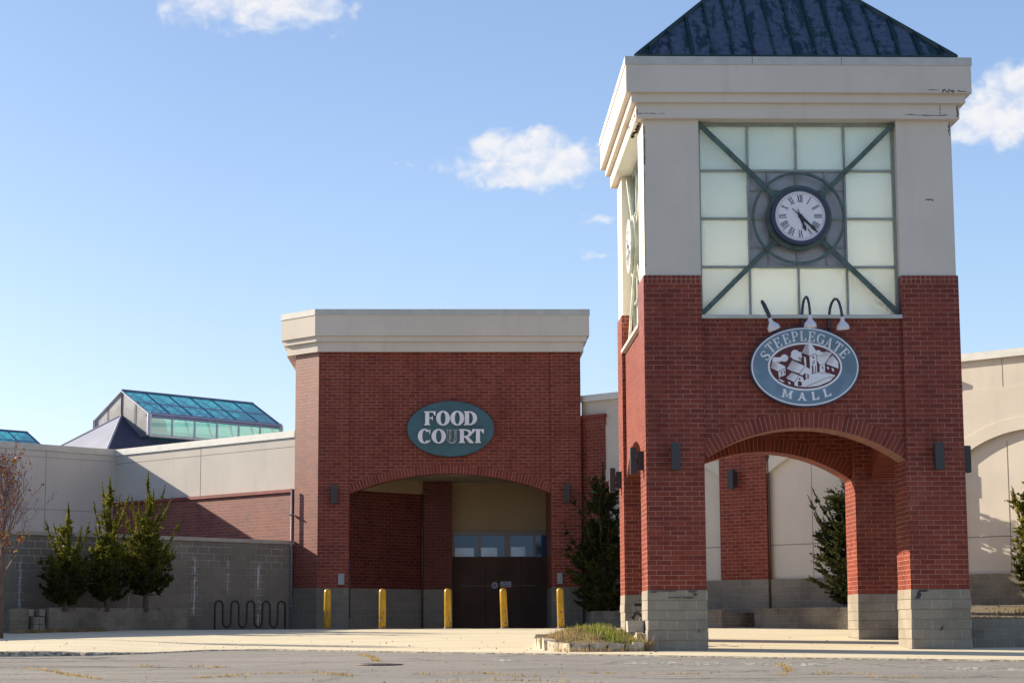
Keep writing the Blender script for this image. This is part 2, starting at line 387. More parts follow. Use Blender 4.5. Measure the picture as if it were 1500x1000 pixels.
g = t.n('ShaderNodeNewGeometry'); cr = t.n('ShaderNodeValToRGB'); t.put(cr.inputs[0], g.outputs['Random Per Island'])
el = cr.color_ramp.elements; el[0].position = 0; el[0].color = (.32, .30, .02, 1); el[1].position = 1; el[1].color = (.22, .02, .02, 1)
for ps, cc in ((.25, (.55, .36, .02, 1)), (.5, (.55, .16, .02, 1)), (.75, (.35, .05, .02, 1))):
    e = el.new(ps); e.color = cc
t.put(p.inputs['Base Color'], cr.outputs[0]); p.inputs['Roughness'].default_value = .5

# asphalt / concrete / ground
m, t, p = material('asphalt'); M['asphalt'] = m
pos = t.pos(); x = t.xyz(pos)
st = t.noise(t.comb(t.m('MULTIPLY', x[0], .25), x[1], 0.), .8, 6, .6)
f = t.noise(pos, 60, 4, .7); f2 = t.noise(pos, 9, 5, .7); f3 = t.noise(pos, 22, 4, .75)
c = t.mix(t.ramp(st, .3, .7), (.29, .27, .235), (.37, .345, .30))
c = t.mix(t.ramp(f, .35, .7, 0, .5), c, (.12, .117, .113)); c = t.mix(t.ramp(f, .62, .80, 0, .6), c, (.42, .41, .38))
c = t.mix(t.ramp(f2, .55, .75, 0, .3), c, (.12, .115, .11)); c = t.mix(t.ramp(f3, .52, .66, 0, .55), c, (.13, .125, .115)); c = t.mix(t.ramp(f3, .46, .34, 0, .4), c, (.46, .43, .38))
pt_ = t.noise(t.comb(t.m('MULTIPLY', x[0], .5), x[1], 2.), .35, 3, .5); c = t.mix(t.ramp(pt_, .55, .62, 0, .22), c, t.mix(1., c, (.70, .70, .72), 'MULTIPLY'))
w = t.n('ShaderNodeTexVoronoi', feature='DISTANCE_TO_EDGE'); w.inputs['Scale'].default_value = .55
t.put(w.inputs['Vector'], t.comb(t.m('ADD', t.m('MULTIPLY', x[0], .35), t.m('MULTIPLY', f2, .5)), t.m('ADD', x[1], t.m('MULTIPLY', t.noise(pos, .9, 4, .6), 1.3)), 0.))
c = t.mix(t.ramp(w.outputs[0], .0, .018, .75, 0.), c, (.055, .05, .045))
t.put(p.inputs['Base Color'], c); p.inputs['Roughness'].default_value = .95; p.inputs['Specular IOR Level'].default_value = .25
t.put(p.inputs['Normal'], t.bump(t.m('ADD', f, t.m('MULTIPLY', f2, .6)), .7, .012))
m, t, p = material('sunbleached_concrete'); M['concrete'] = m
pos = t.pos(); x = t.xyz(pos)
a = t.noise(t.comb(t.m('MULTIPLY', x[0], .3), x[1], 0.), .9, 6, .6); f = t.noise(pos, 45, 4, .7)
c = t.mix(t.ramp(a, .3, .7), (.66, .58, .40), (.76, .68, .49)); c = t.mix(t.ramp(f, .4, .75, 0, .35), c, (.50, .43, .30))
b = t.n('ShaderNodeTexBrick', offset=0.); t.put(b.inputs['Vector'], t.comb(t.m('ADD', x[0], 90.3), t.m('ADD', x[1], 90.8), 0.))
b.inputs['Scale'].default_value = 1; b.inputs['Brick Width'].default_value = 300.0; b.inputs['Row Height'].default_value = 3.0; b.inputs['Mortar Size'].default_value = .02
c = t.mix(t.m('MULTIPLY', b.outputs['Fac'], .7), c, (.16, .13, .09))
sp = t.noise(pos, 3.1, 5, .7); c = t.mix(t.ramp(sp, .66, .74, 0, .5), c, (.25, .20, .13))
t.put(p.inputs['Base Color'], c); p.inputs['Roughness'].default_value = .9; p.inputs['Specular IOR Level'].default_value = .25
t.put(p.inputs['Normal'], t.bump(f, .4, .008))
M['curb'] = plain('crumbled_curb_stone', (.40, .35, .26), .95, 0, .45, 9, bump=1., bscale=14, dirt=((.10, .085, .065), 11, .48, .60))
M['ground'] = plain('distant_ground', (.10, .10, .07), 1, 0, .3, .05)

# ------------------------------------------------------------------ camera, sun, sky
cam = bpy.data.cameras.new('camera'); co = link(bpy.data.objects.new('camera', cam))
PIT, YAW, ROLL, ZC = radians(8.16), radians(1.79), -.0045, .42
Wd = Vector((sin(YAW) * cos(PIT), cos(YAW) * cos(PIT), sin(PIT)))
r_ = Vector((cos(YAW), -sin(YAW), 0)); u_ = r_.cross(Wd)
Rv = r_ * cos(ROLL) + u_ * sin(ROLL); Uv = u_ * cos(ROLL) - r_ * sin(ROLL)
co.matrix_world = Matrix(((Rv.x, Uv.x, -Wd.x, 0), (Rv.y, Uv.y, -Wd.y, 0), (Rv.z, Uv.z, -Wd.z, ZC), (0, 0, 0, 1)))
cam.sensor_width = 36; cam.sensor_fit = 'HORIZONTAL'; cam.lens = 2950 / 1500 * 36; cam.clip_end = 5000; cam.clip_start = .1
scene.camera = co
AZ, EL = radians(28), math.atan(.42)
sdir = Vector((cos(AZ) * cos(EL), -sin(AZ) * cos(EL), -sin(EL)))
sun = bpy.data.lights.new('sun', 'SUN'); sun.energy = 9.2; sun.angle = radians(.53); sun.color = (1, .87, .68)
so = link(bpy.data.objects.new('sun', sun)); so.rotation_euler = sdir.to_track_quat('-Z', 'Y').to_euler(); so.location = (-40, 30, 40)
scene.view_settings.view_transform = 'Standard'; scene.view_settings.look = 'None'; scene.view_settings.exposure = 0
w = bpy.data.worlds.new('World'); scene.world = w; w.use_nodes = True
t = NT(w.node_tree); bg = w.node_tree.nodes['Background']
sk = t.n('ShaderNodeTexSky', sky_type='NISHITA'); sk.sun_disc = False
sk.sun_elevation = EL; sk.sun_rotation = -(pi / 2 - AZ); sk.air_density = 1.0; sk.dust_density = .6; sk.ozone_density = 1.6; sk.altitude = 100
SKY = .156
g = t.n('ShaderNodeTexCoord').outputs['Generated']; x = t.xyz(g)
yy = t.m('MAXIMUM', x[1], .05); U = t.m('DIVIDE', x[0], yy); V = t.m('DIVIDE', x[2], yy)
U0, V0 = U, V
wa = t.noise(t.comb(U0, V0, 1.), 38, 3, .5); wb = t.noise(t.comb(U0, V0, 5.), 38, 3, .5); wc = t.noise(t.comb(U0, V0, 8.), 120, 3, .5); wd_ = t.noise(t.comb(U0, V0, 11.), 120, 3, .5)
U = t.m('ADD', U0, t.m('ADD', t.m('MULTIPLY', t.m('SUBTRACT', wa, .5), .050), t.m('MULTIPLY', t.m('SUBTRACT', wc, .5), .014)))
V = t.m('ADD', V0, t.m('ADD', t.m('MULTIPLY', t.m('SUBTRACT', wb, .5), .024), t.m('MULTIPLY', t.m('SUBTRACT', wd_, .5), .011)))
n1 = t.noise(t.comb(U0, t.m('MULTIPLY', V0, 1.3), 0.), 75, 7, .55, .4); n2 = t.noise(t.comb(U0, V0, 3.), 22, 5, .55)
nn = t.m('ADD', t.m('MULTIPLY', t.m('SUBTRACT', n1, .52), 2.6), t.m('MULTIPLY', t.m('SUBTRACT', n2, .5), 1.2))
clouds = [(-.107, .325, .034, .021), (-.078, .325, .032, .019), (.0372, .2345, .034, .0125), (.0205, .2445, .013, .0095), (.0065, .2315, .012, .005), (.055, .2375, .022, .009), (.040, .2455, .014, .008), (.030, .2270, .022, .007),
          (.2805, .259, .022, .017), (.292, .276, .016, .014), (-.0230, .2355, .0075, .0028), (.0755, .2035, .011, .0045), (.074, .188, .012, .003)]
tot = None
for (cu, cv, ca, cb) in clouds:
    e = t.m('ADD', t.m('POWER', t.m('DIVIDE', t.m('SUBTRACT', U, cu), ca), 2.), t.m('POWER', t.m('DIVIDE', t.m('SUBTRACT', V, cv), cb), 2.))
    e = t.m('SUBTRACT', 1.10 if cb > .005 else .22, e); tot = e if tot is None else t.m('SMOOTH_MAX', tot, e, .25)
tot = t.m('ADD', t.m('MULTIPLY', tot, 1.15), nn)
mask = t.m('MULTIPLY', t.ramp(tot, -.45, 1.35, 0., .95), t.m('GREATER_THAN', x[1], .3))
shade = t.mix(t.ramp(n1, .35, .65), (.80, .83, .92), (.93, .93, .95))
skyc = t.mix(1., sk.outputs[0], (1.01, .995, 1.09), 'MULTIPLY')
bo = t.m('ADD', 1., t.m('MULTIPLY', t.m('MINIMUM', t.m('MAXIMUM', t.m('ADD', U0, .12), 0.), .45), .45)); skv = t.n('ShaderNodeVectorMath', operation='SCALE'); t.put(skv.inputs[0], skyc); t.put(skv.inputs['Scale'], bo); skyc = skv.outputs[0]
skn = t.n('ShaderNodeHueSaturation'); t.put(skn.inputs['Color'], skyc)
skn.inputs['Saturation'].default_value = 1.0; skn.inputs['Value'].default_value = 1.0
cs = t.n('ShaderNodeVectorMath', operation='SCALE'); t.put(cs.inputs[0], shade); cs.inputs['Scale'].default_value = 1 / SKY
t.put(bg.inputs['Color'], t.mix(mask, skn.outputs[0], cs.outputs[0])); bg.inputs['Strength'].default_value = SKY

# ------------------------------------------------------------------ the ground
CURB = [(-40, 39.0), (-14, 40.6), (-9.02, 41.2), (-7.35, 41.4), (-6.45, 42.2), (-5.27, 43.9), (-3.82, 44.25), (-2.29, 43.2), (-.12, 41.9), (1.26, 41.16), (3.88, 39.72), (6.02, 38.42), (10.34, 36.44), (16, 34.0), (40, 26)]
def yc(x):
    for (a, ya), (b, yb) in zip(CURB, CURB[1:]):
        if a <= x <= b: return ya + (yb - ya) * (x - a) / (b - a)
    return CURB[0][1] if x < CURB[0][0] else CURB[-1][1]
def lip(x): return .10 if x < -8.2 else (.018 if x > -6.2 else .10 - .082 * (x + 8.2) / 2.0)
def za(y): return -1.08 + .025 * min(max(y, -30), 58)
def sw(x, y):
    c = yc(x); z0 = za(c) + lip(x)
    tt = (y - c) / (57 - c)
    return z0 + (.48 - z0) * min(max(tt, 0), 1)
b = MB(); xs = [-600, -200, -60, 60, 200, 600]; ys = [-400, -100, -30, 0, 20, 40, 58, 100, 300, 1500, 3000]
for i in range(len(xs) - 1):
    for j in range(len(ys) - 1):
        b.poly([(xs[i + a], ys[j + c], za(ys[j + c]) - .12) for a, c in ((0, 0), (1, 0), (1, 1), (0, 1))])
tag(b.build('ground', M['ground'], recalc=False), kind='structure')
b = MB(); xs = [-60 + 2 * i for i in range(61)]; ys = [-60, -30, 0, 10, 20, 26, 30, 34, 38, 42, 46, 58]
for i in range(len(xs) - 1):
    for j in range(len(ys) - 1):
        b.poly([(xs[i + a], ys[j + c], za(ys[j + c])) for a, c in ((0, 0), (1, 0), (1, 1), (0, 1))])
tag(b.build('parking_lot', M['asphalt'], recalc=False), kind='structure')
b = MB(); xs = [-40 + .5 * i for i in range(161)]; T = [0, .01, .05, .1, .2, .3, .4, .5, .6, .7, .8, .9, 1, 1.3, 2.2]
def swp(x, tt): y = yc(x) + .14 + (57 - yc(x)) * tt; return (x, y, sw(x, y))
for i in range(len(xs) - 1):
    for j in range(len(T) - 1):
        b.poly([swp(xs[i], T[j]), swp(xs[i + 1], T[j]), swp(xs[i + 1], T[j + 1]), swp(xs[i], T[j + 1])])
tag(b.build('sidewalk', M['concrete'], recalc=False), kind='structure')
b = MB(); rr = random.Random(3)       # curb: an irregular crumbling strip
prev = None; xx = -40.
while xx < 40:
    rough = .06 if xx < -6.5 else .014
    yo = yc(xx); zt = za(yo) + lip(xx); jy = rr.uniform(-1, 1) * rough; jz = rr.uniform(-1, .3) * rough
    cur = [(xx, yo - .05 + jy, za(yo) - .05), (xx, yo - .02 + jy, zt - .015 + jz), (xx, yo + .02 + jy, zt + .003 + jz * .5), (xx, yo + .16, sw(xx, yo + .16) + .004), (xx, yo + .16, za(yo) - .05)]
    if prev:
        for k in range(4): b.poly([prev[k], cur[k], cur[k + 1], prev[k + 1]])
    prev = cur; xx += .12 if -14 < xx < 14 else 1.
tag(b.build('curb', M['curb'], recalc=False), kind='structure')

# ------------------------------------------------------------------ arch pieces
def arc_pts(a, rise, n=40):
    R = (a * a + rise * rise) / (2 * rise); th = asin(a / R)
    return R, th, [(-th + 2 * th * i / n) for i in range(n + 1)]
def spandrel(b, fr, a, zs, rise, ztop, d0, d1, uc=0., n=40):
    R, th, A = arc_pts(a, rise, n); zc = zs + rise - R
    P = [(uc + R * sin(q), zc + R * cos(q)) for q in A]
    for (u0, z0), (u1, z1) in zip(P, P[1:]):
        b.poly([fr.p(u0, d0, z0), fr.p(u1, d0, z1), fr.p(u1, d0, ztop), fr.p(u0, d0, ztop)])
        b.poly([fr.p(u1, d1, z1), fr.p(u0, d1, z0), fr.p(u0, d1, ztop), fr.p(u1, d1, ztop)])
        b.poly([fr.p(u0, d1, z0), fr.p(u1, d1, z1), fr.p(u1, d0, z1), fr.p(u0, d0, z0)])
        b.poly([fr.p(u0, d0, ztop), fr.p(u1, d0, ztop), fr.p(u1, d1, ztop), fr.p(u0, d1, ztop)])
    for (u, z) in (P[0], P[-1]):
        b.poly([fr.p(u, d0, z), fr.p(u, d1, z), fr.p(u, d1, ztop), fr.p(u, d0, ztop)])
def ring(b, fr, a, zs, rise, w, d0, d1, uc=0., n=48, clip=True):
    R, th, A = arc_pts(a, rise, n); zc = zs + rise - R; Ri = R - .004
    rows = []
    for q in A:
        ro = R + w
        if clip and abs(ro * sin(q)) > a - .003: ro = max((a - .003) / max(abs(sin(q)), 1e-6), Ri + .004)
        rows.append((q, (uc + Ri * sin(q), zc + Ri * cos(q)), (uc + ro * sin(q), zc + ro * cos(q)), ro - Ri))
    for (q0, i0, o0, h0), (q1, i1, o1, h1) in zip(rows, rows[1:]):
        s0, s1 = q0 * (R + w / 2), q1 * (R + w / 2)
        b.poly([fr.p(i0[0], d0, i0[1]), fr.p(i1[0], d0, i1[1]), fr.p(o1[0], d0, o1[1]), fr.p(o0[0], d0, o0[1])], [(s0, .1), (s1, .1), (s1, .1 + h1), (s0, .1 + h0)])
        b.poly([fr.p(i0[0], d1, i0[1]), fr.p(i1[0], d1, i1[1]), fr.p(o1[0], d1, o1[1]), fr.p(o0[0], d1, o0[1])], [(s0, .1), (s1, .1), (s1, .1 + h1), (s0, .1 + h0)])
        b.poly([fr.p(i0[0], d0, i0[1]), fr.p(i1[0], d0, i1[1]), fr.p(i1[0], d1, i1[1]), fr.p(i0[0], d1, i0[1])], [(s0, .1), (s1, .1), (s1, .1 + abs(d1 - d0)), (s0, .1 + abs(d1 - d0))])
        b.poly([fr.p(o0[0], d0, o0[1]), fr.p(o1[0], d0, o1[1]), fr.p(o1[0], d1, o1[1]), fr.p(o0[0], d1, o0[1])])

def block_courses(b, x0, x1, y0, y1, ztop, n, rr, proud=.012):
    """split-face block base: each course of stones stands a little differently"""
    for i in range(n):
        z1 = ztop - .2032 * i; z0 = z1 - .2032
        o = [proud + rr.uniform(-.009, .011) for _ in range(4)]
        b.hexa([(x0 - o[0], y0 - o[1], z0 + .004), (x1 + o[2], y0 - o[1], z0 + .004), (x1 + o[2], y1 + o[3], z0 + .004), (x0 - o[0], y1 + o[3], z0 + .004),
                (x0 - o[0] * .6, y0 - o[1] * .8, z1 - .004), (x1 + o[2] * .7, y0 - o[1] * .8, z1 - .004), (x1 + o[2] * .7, y1 + o[3] * .6, z1 - .004), (x0 - o[0] * .6, y1 + o[3] * .6, z1 - .004)])
    b.box(x0 + .004, x1 - .004, y0 + .004, y1 - .004, ztop - .2032 * n, ztop - .002)

# ------------------------------------------------------------------ shared pieces
def wall_lamp(loc, ang, label, group='box wall lamps on the brick piers'):
    t = thing('wall_lamp', label, 'wall lamp', loc, ang + pi / 2, group)
    b = MB(); b.box(-.065, .065, -.115, 0, -.20, .20); b.build('back_box', M['lamp_box'], t, local=True)
    b = MB(); b.box(-.03, .03, -.145, -.11, -.04, .04); b.build('arm', M['lamp_box'], t, local=True)
    b = MB(); b.box(-.09, .09, -.275, -.14, -.275, .275); b.box(-.075, .075, -.262, -.153, -.285, .285)
    b.build('lamp_housing', M['lamp_box'], t, local=True)
    return t

# flat lettering --------------------------------------------------------------
def ring_strip(cx, cy, a, b_, tx, ty, a0, a1, n=26):
    out = []
    for i in range(n):
        q0 = a0 + (a1 - a0) * i / n; q1 = a0 + (a1 - a0) * (i + 1) / n
        out.append([(cx + a * cos(q0), cy + b_ * sin(q0)), (cx + a * cos(q1), cy + b_ * sin(q1)), (cx + (a - tx) * cos(q1), cy + (b_ - ty) * sin(q1)), (cx + (a - tx) * cos(q0), cy + (b_ - ty) * sin(q0))])
    return out
def ribbon(pts, ws):
    L = []; R = []
    for i, (x, y) in enumerate(pts):
        x0, y0 = pts[max(i - 1, 0)]; x1, y1 = pts[min(i + 1, len(pts) - 1)]
        dx, dy = x1 - x0, y1 - y0; l = math.hypot(dx, dy) or 1; w = ws[i] / 2
        L.append((x - dy / l * w, y + dx / l * w)); R.append((x + dy / l * w, y - dx / l * w))
    return [[L[i], R[i], R[i + 1], L[i + 1]] for i in range(len(pts) - 1)]
def rect(x0, y0, x1, y1): return [[(x0, y0), (x1, y0), (x1, y1), (x0, y1)]]
def glyph(ch, w, t, h, s):
    """serif capital in a box w wide, 1 high; t stem, h hairline, s serif reach"""
    o = []
    def stem(x, tt=t, top=True, bot=True):
        q = rect(x, 0, x + tt, 1)
        if bot: q += rect(x - s, 0, x + tt + s, h)
        if top: q += rect(x - s, 1 - h, x + tt + s, 1)
        return q
    if ch in 'EFL':
        o += stem(s)
        if ch != 'L': o += rect(s, 1 - h, w, 1) + [[(w, 1), (w - h * .2, .70), (w - h * .9, .70), (w - t * .8, 1 - h)]] + rect(s + t, .48, w * .70, .48 + h) + rect(w * .66, .38, w * .66 + h * .9, .64)
        if ch != 'F': o += rect(s, 0, w, h) + [[(w, 0), (w, .32), (w - h * .9, .32), (w - t * .8, h)]]
    elif ch == 'T':
        c = w / 2 - t / 2
        o += rect(c, 0, c + t, 1) + rect(c - s, 0, c + t + s, h) + rect(0, 1 - h, w, 1) + [[(0, 1), (0, .70), (h * .8, .70), (t * .8, 1 - h)], [(w, 1), (w, .70), (w - h * .8, .70), (w - t * .8, 1 - h)]]
    elif ch in 'PR':
        o += stem(s); y0 = .42; r = (1 - y0) / 2; cx = s + t + .03
        o += rect(s + t, 1 - h, cx, 1) + rect(s + t, y0, cx, y0 + h) + ring_strip(cx, y0 + r, w * (1 if ch == 'P' else .90) - cx, r, t * .85, h, -pi / 2, pi / 2, 16)
        if ch == 'R': o += [[(cx, y0 + h * .5), (cx + t * .95, y0 + h * .5), (w * 1.0, h * .6), (w * 1.0 - t * 1.0, 0)]] + [[(w - t * 1.0, 0), (w + s * .2, 0), (w + s * .2, h * .7), (w - t * .3, h * .8)]]
    elif ch == 'D':
        o += stem(s); cx = s + t + .02; o += rect(s, 1 - h, cx + .05, 1) + rect(s, 0, cx + .05, h) + ring_strip(cx, .5, w - cx, .5, t, h, -pi / 2, pi / 2, 22)
    elif ch == 'O': o += ring_strip(w / 2, .5, w / 2, .5, t, h, 0, 2 * pi, 40)
    elif ch in 'CG':
        o += ring_strip(w / 2 + .02, .5, w / 2 + .02, .5, t, h, radians(42), radians(318), 34)
        o += [[(w * .88, .66), (w * .97, .66), (w * .97, 1.0), (w * .88, .90)]]
        if ch == 'C': o += [[(w * .80, .12), (w * .88, .06), (w * .99, .26), (w * .96, .28)]]
        else: o += rect(w - t, .05, w, .46) + rect(w - t - s * 1.3, .46 - h, w + s * .6, .46)
    elif ch == 'S':
        P = [(.86, .74), (.80, .90), (.50, .965), (.22, .90), (.12, .74), (.24, .60), (.50, .50), (.78, .40), (.88, .25), (.78, .09), (.48, .035), (.18, .11), (.10, .28)]
        W = [h * .8, h, h * 1.1, t * .75, t * .95, t, t * 1.1, t, t * .95, t * .75, h * 1.1, h, h * .8]
        o += ribbon([(x * w, y) for x, y in P], W) + rect(w * .84, .66, w * .93, .96) + rect(w * .05, .04, w * .14, .34)
    elif ch == 'A':
        o += [[(w * .10, 0), (w * .10 + h * 1.1, 0), (w * .50 + h * .2, 1), (w * .46 - h * .4, 1)], [(w * .90 - t * 1.1, 0), (w * .90, 0), (w * .52 + t * .2, 1), (w * .46 - t * .3, 1)]]
        o += rect(w * .28, .28, w * .72, .28 + h) + rect(0, 0, w * .28, h) + rect(w * .62, 0, w, h)
    elif ch == 'M':
        o += rect(w * .06, 0, w * .06 + t * .75, 1) + rect(w * .94 - t, 0, w * .94, 1) + [[(w * .06, 1), (w * .06 + t, 1), (w * .53, .12), (w * .45, .12)], [(w * .94 - t * .9, 1), (w * .94, 1), (w * .55, .12), (w * .47, .12)]]
        o += rect(0, 0, w * .26, h) + rect(w * .72, 0, w, h) + rect(0, 1 - h, w * .2, 1) + rect(w * .8, 1 - h, w, 1)
    elif ch == 'U':
        th = t * .55; o += rect(s, .30, s + t, 1) + rect(0, 1 - h, t + 2 * s, 1) + rect(w - s - th, .30, w - s, 1) + rect(w - 2 * s - th, 1 - h, w, 1)
        o += ring_strip(w / 2, .32, w / 2 - s, .32, (t + th) / 2, h * 1.2, pi, 2 * pi, 20)
    return o
def put_glyph(b, fr, ch, cx, cz, hgt, wid, d0, d1, rot=0., t=.18, h=.07, s=.06):
    """centre (cx,cz); polygons get tiny depth steps so that none are coplanar"""
    c, q = cos(rot), sin(rot); w = wid / hgt
    for i, pl in enumerate(glyph(ch, w, t, h, s)):
        pts = []
        for x, y in pl:
            X = (x - w / 2) * hgt; Y = (y - .5) * hgt
            pts.append((cx + X * c - Y * q, cz + X * q + Y * c))
        b.fprism(fr, pts, d0, d1 + .0004 * (i % 7))
def ell(a, b_, n=72, cx=0, cz=0): return [(cx + a * cos(2 * pi * i / n), cz + b_ * sin(2 * pi * i / n)) for i in range(n)]
def ell_ring(b, fr, cx, cz, a1, b1, a0, b0, d0, d1, n=72):
    for i in range(n):
        q, r = 2 * pi * i / n, 2 * pi * (i + 1) / n
        A = [(cx + a0 * cos(q), cz + b0 * sin(q)), (cx + a1 * cos(q), cz + b1 * sin(q)), (cx + a1 * cos(r), cz + b1 * sin(r)), (cx + a0 * cos(r), cz + b0 * sin(r))]
        b.poly([fr.p(u, d1, z) for u, z in A])
        b.poly([fr.p(A[1][0], d0, A[1][1]), fr.p(A[2][0], d0, A[2][1]), fr.p(A[2][0], d1, A[2][1]), fr.p(A[1][0], d1, A[1][1])])
        b.poly([fr.p(A[0][0], d0, A[0][1]), fr.p(A[3][0], d0, A[3][1]), fr.p(A[3][0], d1, A[3][1]), fr.p(A[0][0], d1, A[0][1])])

# ------------------------------------------------------------------ clock tower
TC = (7.42, 45.04); H = 3.34; OP = 2.12
tower = thing('clock_tower', 'tall square red brick clock tower with open arches and a dark green pyramid roof', 'clock tower', (TC[0], TC[1], 0))
SIDES = [Frame(TC, a) for a in (-pi / 2, pi, pi / 2, 0)]
rr = random.Random(11)
for sx, sy in ((-1, -1), (1, -1), (-1, 1), (1, 1)):
    x0, x1 = sorted((TC[0] + sx * H, TC[0] + sx * OP)); y0, y1 = sorted((TC[1] + sy * H, TC[1] + sy * OP))
    b = MB(); b.box(x0, x1, y0, y1, 1.23, 7.81); pr = b.build('brick_pier', M['brick_tower'], tower)
    b = MB(); block_courses(b, x0, x1, y0, y1, 1.23, 8, rr); b.build('block_base', M['block_tower'], pr)
    e = .035; b = MB(); b.box(x0 + e * (sx < 0), x1 - e * (sx > 0), y0 + e * (sy < 0), y1 - e * (sy > 0), 7.81, 11.19)
    b.build('stucco_pier', M['stucco'], pr)
for fr in SIDES:
    b = MB(); spandrel(b, fr, OP, 3.92, .68, 6.89, H - .08, H - .83); b.build('brick_panel', M['brick_spandrel'], tower)
    b = MB(); ring(b, fr, OP, 3.92, .68, .315, H - .076, H - .834); b.build('brick_arch', M['soldier'], tower)
b = MB(); b.box(TC[0] - 2.55, TC[0] + 2.55, TC[1] - 2.55, TC[1] + 2.55, 5.9, 6.80); b.build('ceiling', M['soffit'], tower)
b = MB(); b.box(TC[0] - 2.6, TC[0] + 2.6, TC[1] - 2.6, TC[1] + 2.6, 6.80, 6.87); b.build('lantern_floor', M['lamp_white'], tower)
b = MB()
for z0, z1, p in ((11.18, 11.50, .12), (11.50, 11.69, .23), (11.69, 12.285, .345)):
    b.box(TC[0] - H - p, TC[0] + H + p, TC[1] - H - p, TC[1] + H + p, z0, z1)
CB = b
capb = MB(); p = .365
b = capb; b.box(TC[0] - H - p, TC[0] + H + p, TC[1] - H - p, TC[1] + H + p, 12.285, 12.46)
b.m = 1    # joints of the metal cap
for fr in SIDES:
    for u in (-1.0, .9): b.obox(fr, u, u + .012, H + p, H + p + .003, 12.29, 12.45)
b = CB; b.m = 1    # breaks in the stucco along the cornice and piers
rk = random.Random(5); F0 = SIDES[0]; F1 = SIDES[1]
def crack(b, fr, u, z, length, d, vert=False, w=.014, n=9, amp=.012):
    P = []
    for i in range(n + 1):
        q = length * i / n; j = rk.uniform(-amp, amp)
        P.append((u + j, z + q) if vert else (u + q, z + j))
    for (a, c), (e, f) in zip(P, P[1:]):
        ww = w * rk.uniform(.2, 1.0)
        if vert: b.fprism(fr, [(a - ww / 2, c), (a + ww / 2, c), (e + ww / 2, f), (e - ww / 2, f)], d, d + .003)
        else: b.fprism(fr, [(a, c - ww / 2), (e, f - ww / 2), (e, f + ww / 2), (a, c + ww / 2)], d, d + .003)
crack(b, F0, -3.40, 11.27, .55, H + .12, w=.022); crack(b, F0, -3.44, 11.25, .12, H + .12, True, .03)
crack(b, F0, 2.25, 11.26, .95, H + .12, w=.028); crack(b, F0, 3.05, 11.22, .30, H + .12, True, .018)
crack(b, F0, 2.75, 11.75, .25, H + .345, w=.02); crack(b, F0, 3.05, 11.73, .28, H + .345, w=.07, amp=.03)
crack(b, F0, 3.38, 11.72, .2, H + .345, w=.03); crack(b, F0, 3.42, 11.22, .25, H + .12, True, .05)
crack(b, F0, 2.7, 9.45, .18, H - .035, w=.04, amp=.02); crack(b, F0, -3.28, 10.2, .85, H - .035, True, .035, amp=.008)
crack(b, F0, -3.29, 8.0, 2.1, H - .035, True, .014, 26, .01); crack(b, F0, 3.27, 10.85, .3, H - .035, True, .04)
for k in range(7): crack(b, F1, -3.2 + k * .02 + rk.uniform(1.5, 6.2), 11.2 + rk.uniform(.02, .25), rk.uniform(.15, .5), H + .12, w=.05, amp=.05)
# spalled patches on the underside of the west cornice
for k in range(16):
    u = 3.3 - abs(rk.gauss(0, 1.3)); s = rk.uniform(.04, .13); dd = H + rk.uniform(-.01, .08)
    pts = [F1.p(u + s * 1.6 * rk.uniform(.6, 1.1) * cos(q), dd + .5 * s * rk.uniform(.5, 1) * sin(q), 11.176) for q in [2 * pi * i / 8 for i in range(8)]]
    b.poly(pts)
cor = b.build('cornice', (M['stucco'], M['crack']), tower); capb.build('metal_cap', (M['cap'], M['joint']), cor)
# roof
EV = H + .10; ZE = 12.545; AP = (TC[0], TC[1], 16.1)
b = MB()
cs = [(TC[0] - EV, TC[1] - EV, ZE), (TC[0] + EV, TC[1] - EV, ZE), (TC[0] + EV, TC[1] + EV, ZE), (TC[0] - EV, TC[1] + EV, ZE)]
for i in range(4):
    a, c = cs[i], cs[(i + 1) % 4]; b.poly([a, c, AP], [(-EV, 0), (EV, 0), (0, 4.9)])
b.poly([cs[3], cs[2], cs[1], cs[0]])
roofb = b
b = roofb; b.m = 1  # seams take the dark trim colour to stand in for their shadow lines
SL = (16.1 - ZE) / EV
for fr in SIDES:
    k = -7
    for k in range(-7, 8):
        u = k * .447
        if abs(u) > EV - .15: continue
        dn = EV - abs(u)            # horizontal run until the hip
        P0 = Vector(fr.p(u, EV, ZE + .02)); P1 = Vector(fr.p(u, EV - dn, ZE + .02 + dn * SL))
        wv = fr.t * .009; up = Vector((0, 0, .040)) + fr.n * .02
        b.hexa([P0 - wv, P0 + wv, P0 + wv + up, P0 - wv + up, P1 - wv, P1 + wv, P1 + wv + up, P1 - wv + up])
roof = b.build('pyramid_roof', (M['roof'], M['roof_edge']), tower)
b = MB(); b.box(TC[0] - EV + .06, TC[0] + EV - .06, TC[1] - EV + .06, TC[1] + EV - .06, 12.45, ZE - .002)
for i in range(4):
    a, c = Vector(cs[i]), Vector(cs[(i + 1) % 4]); b.tube([a + Vector((0, 0, .012)), c + Vector((0, 0, .012))], .028, 6)
    b.tube([a + Vector((0, 0, .0)), Vector(AP)], .06, 6)
b.build('roof_trim', M['roof_edge'], roof)
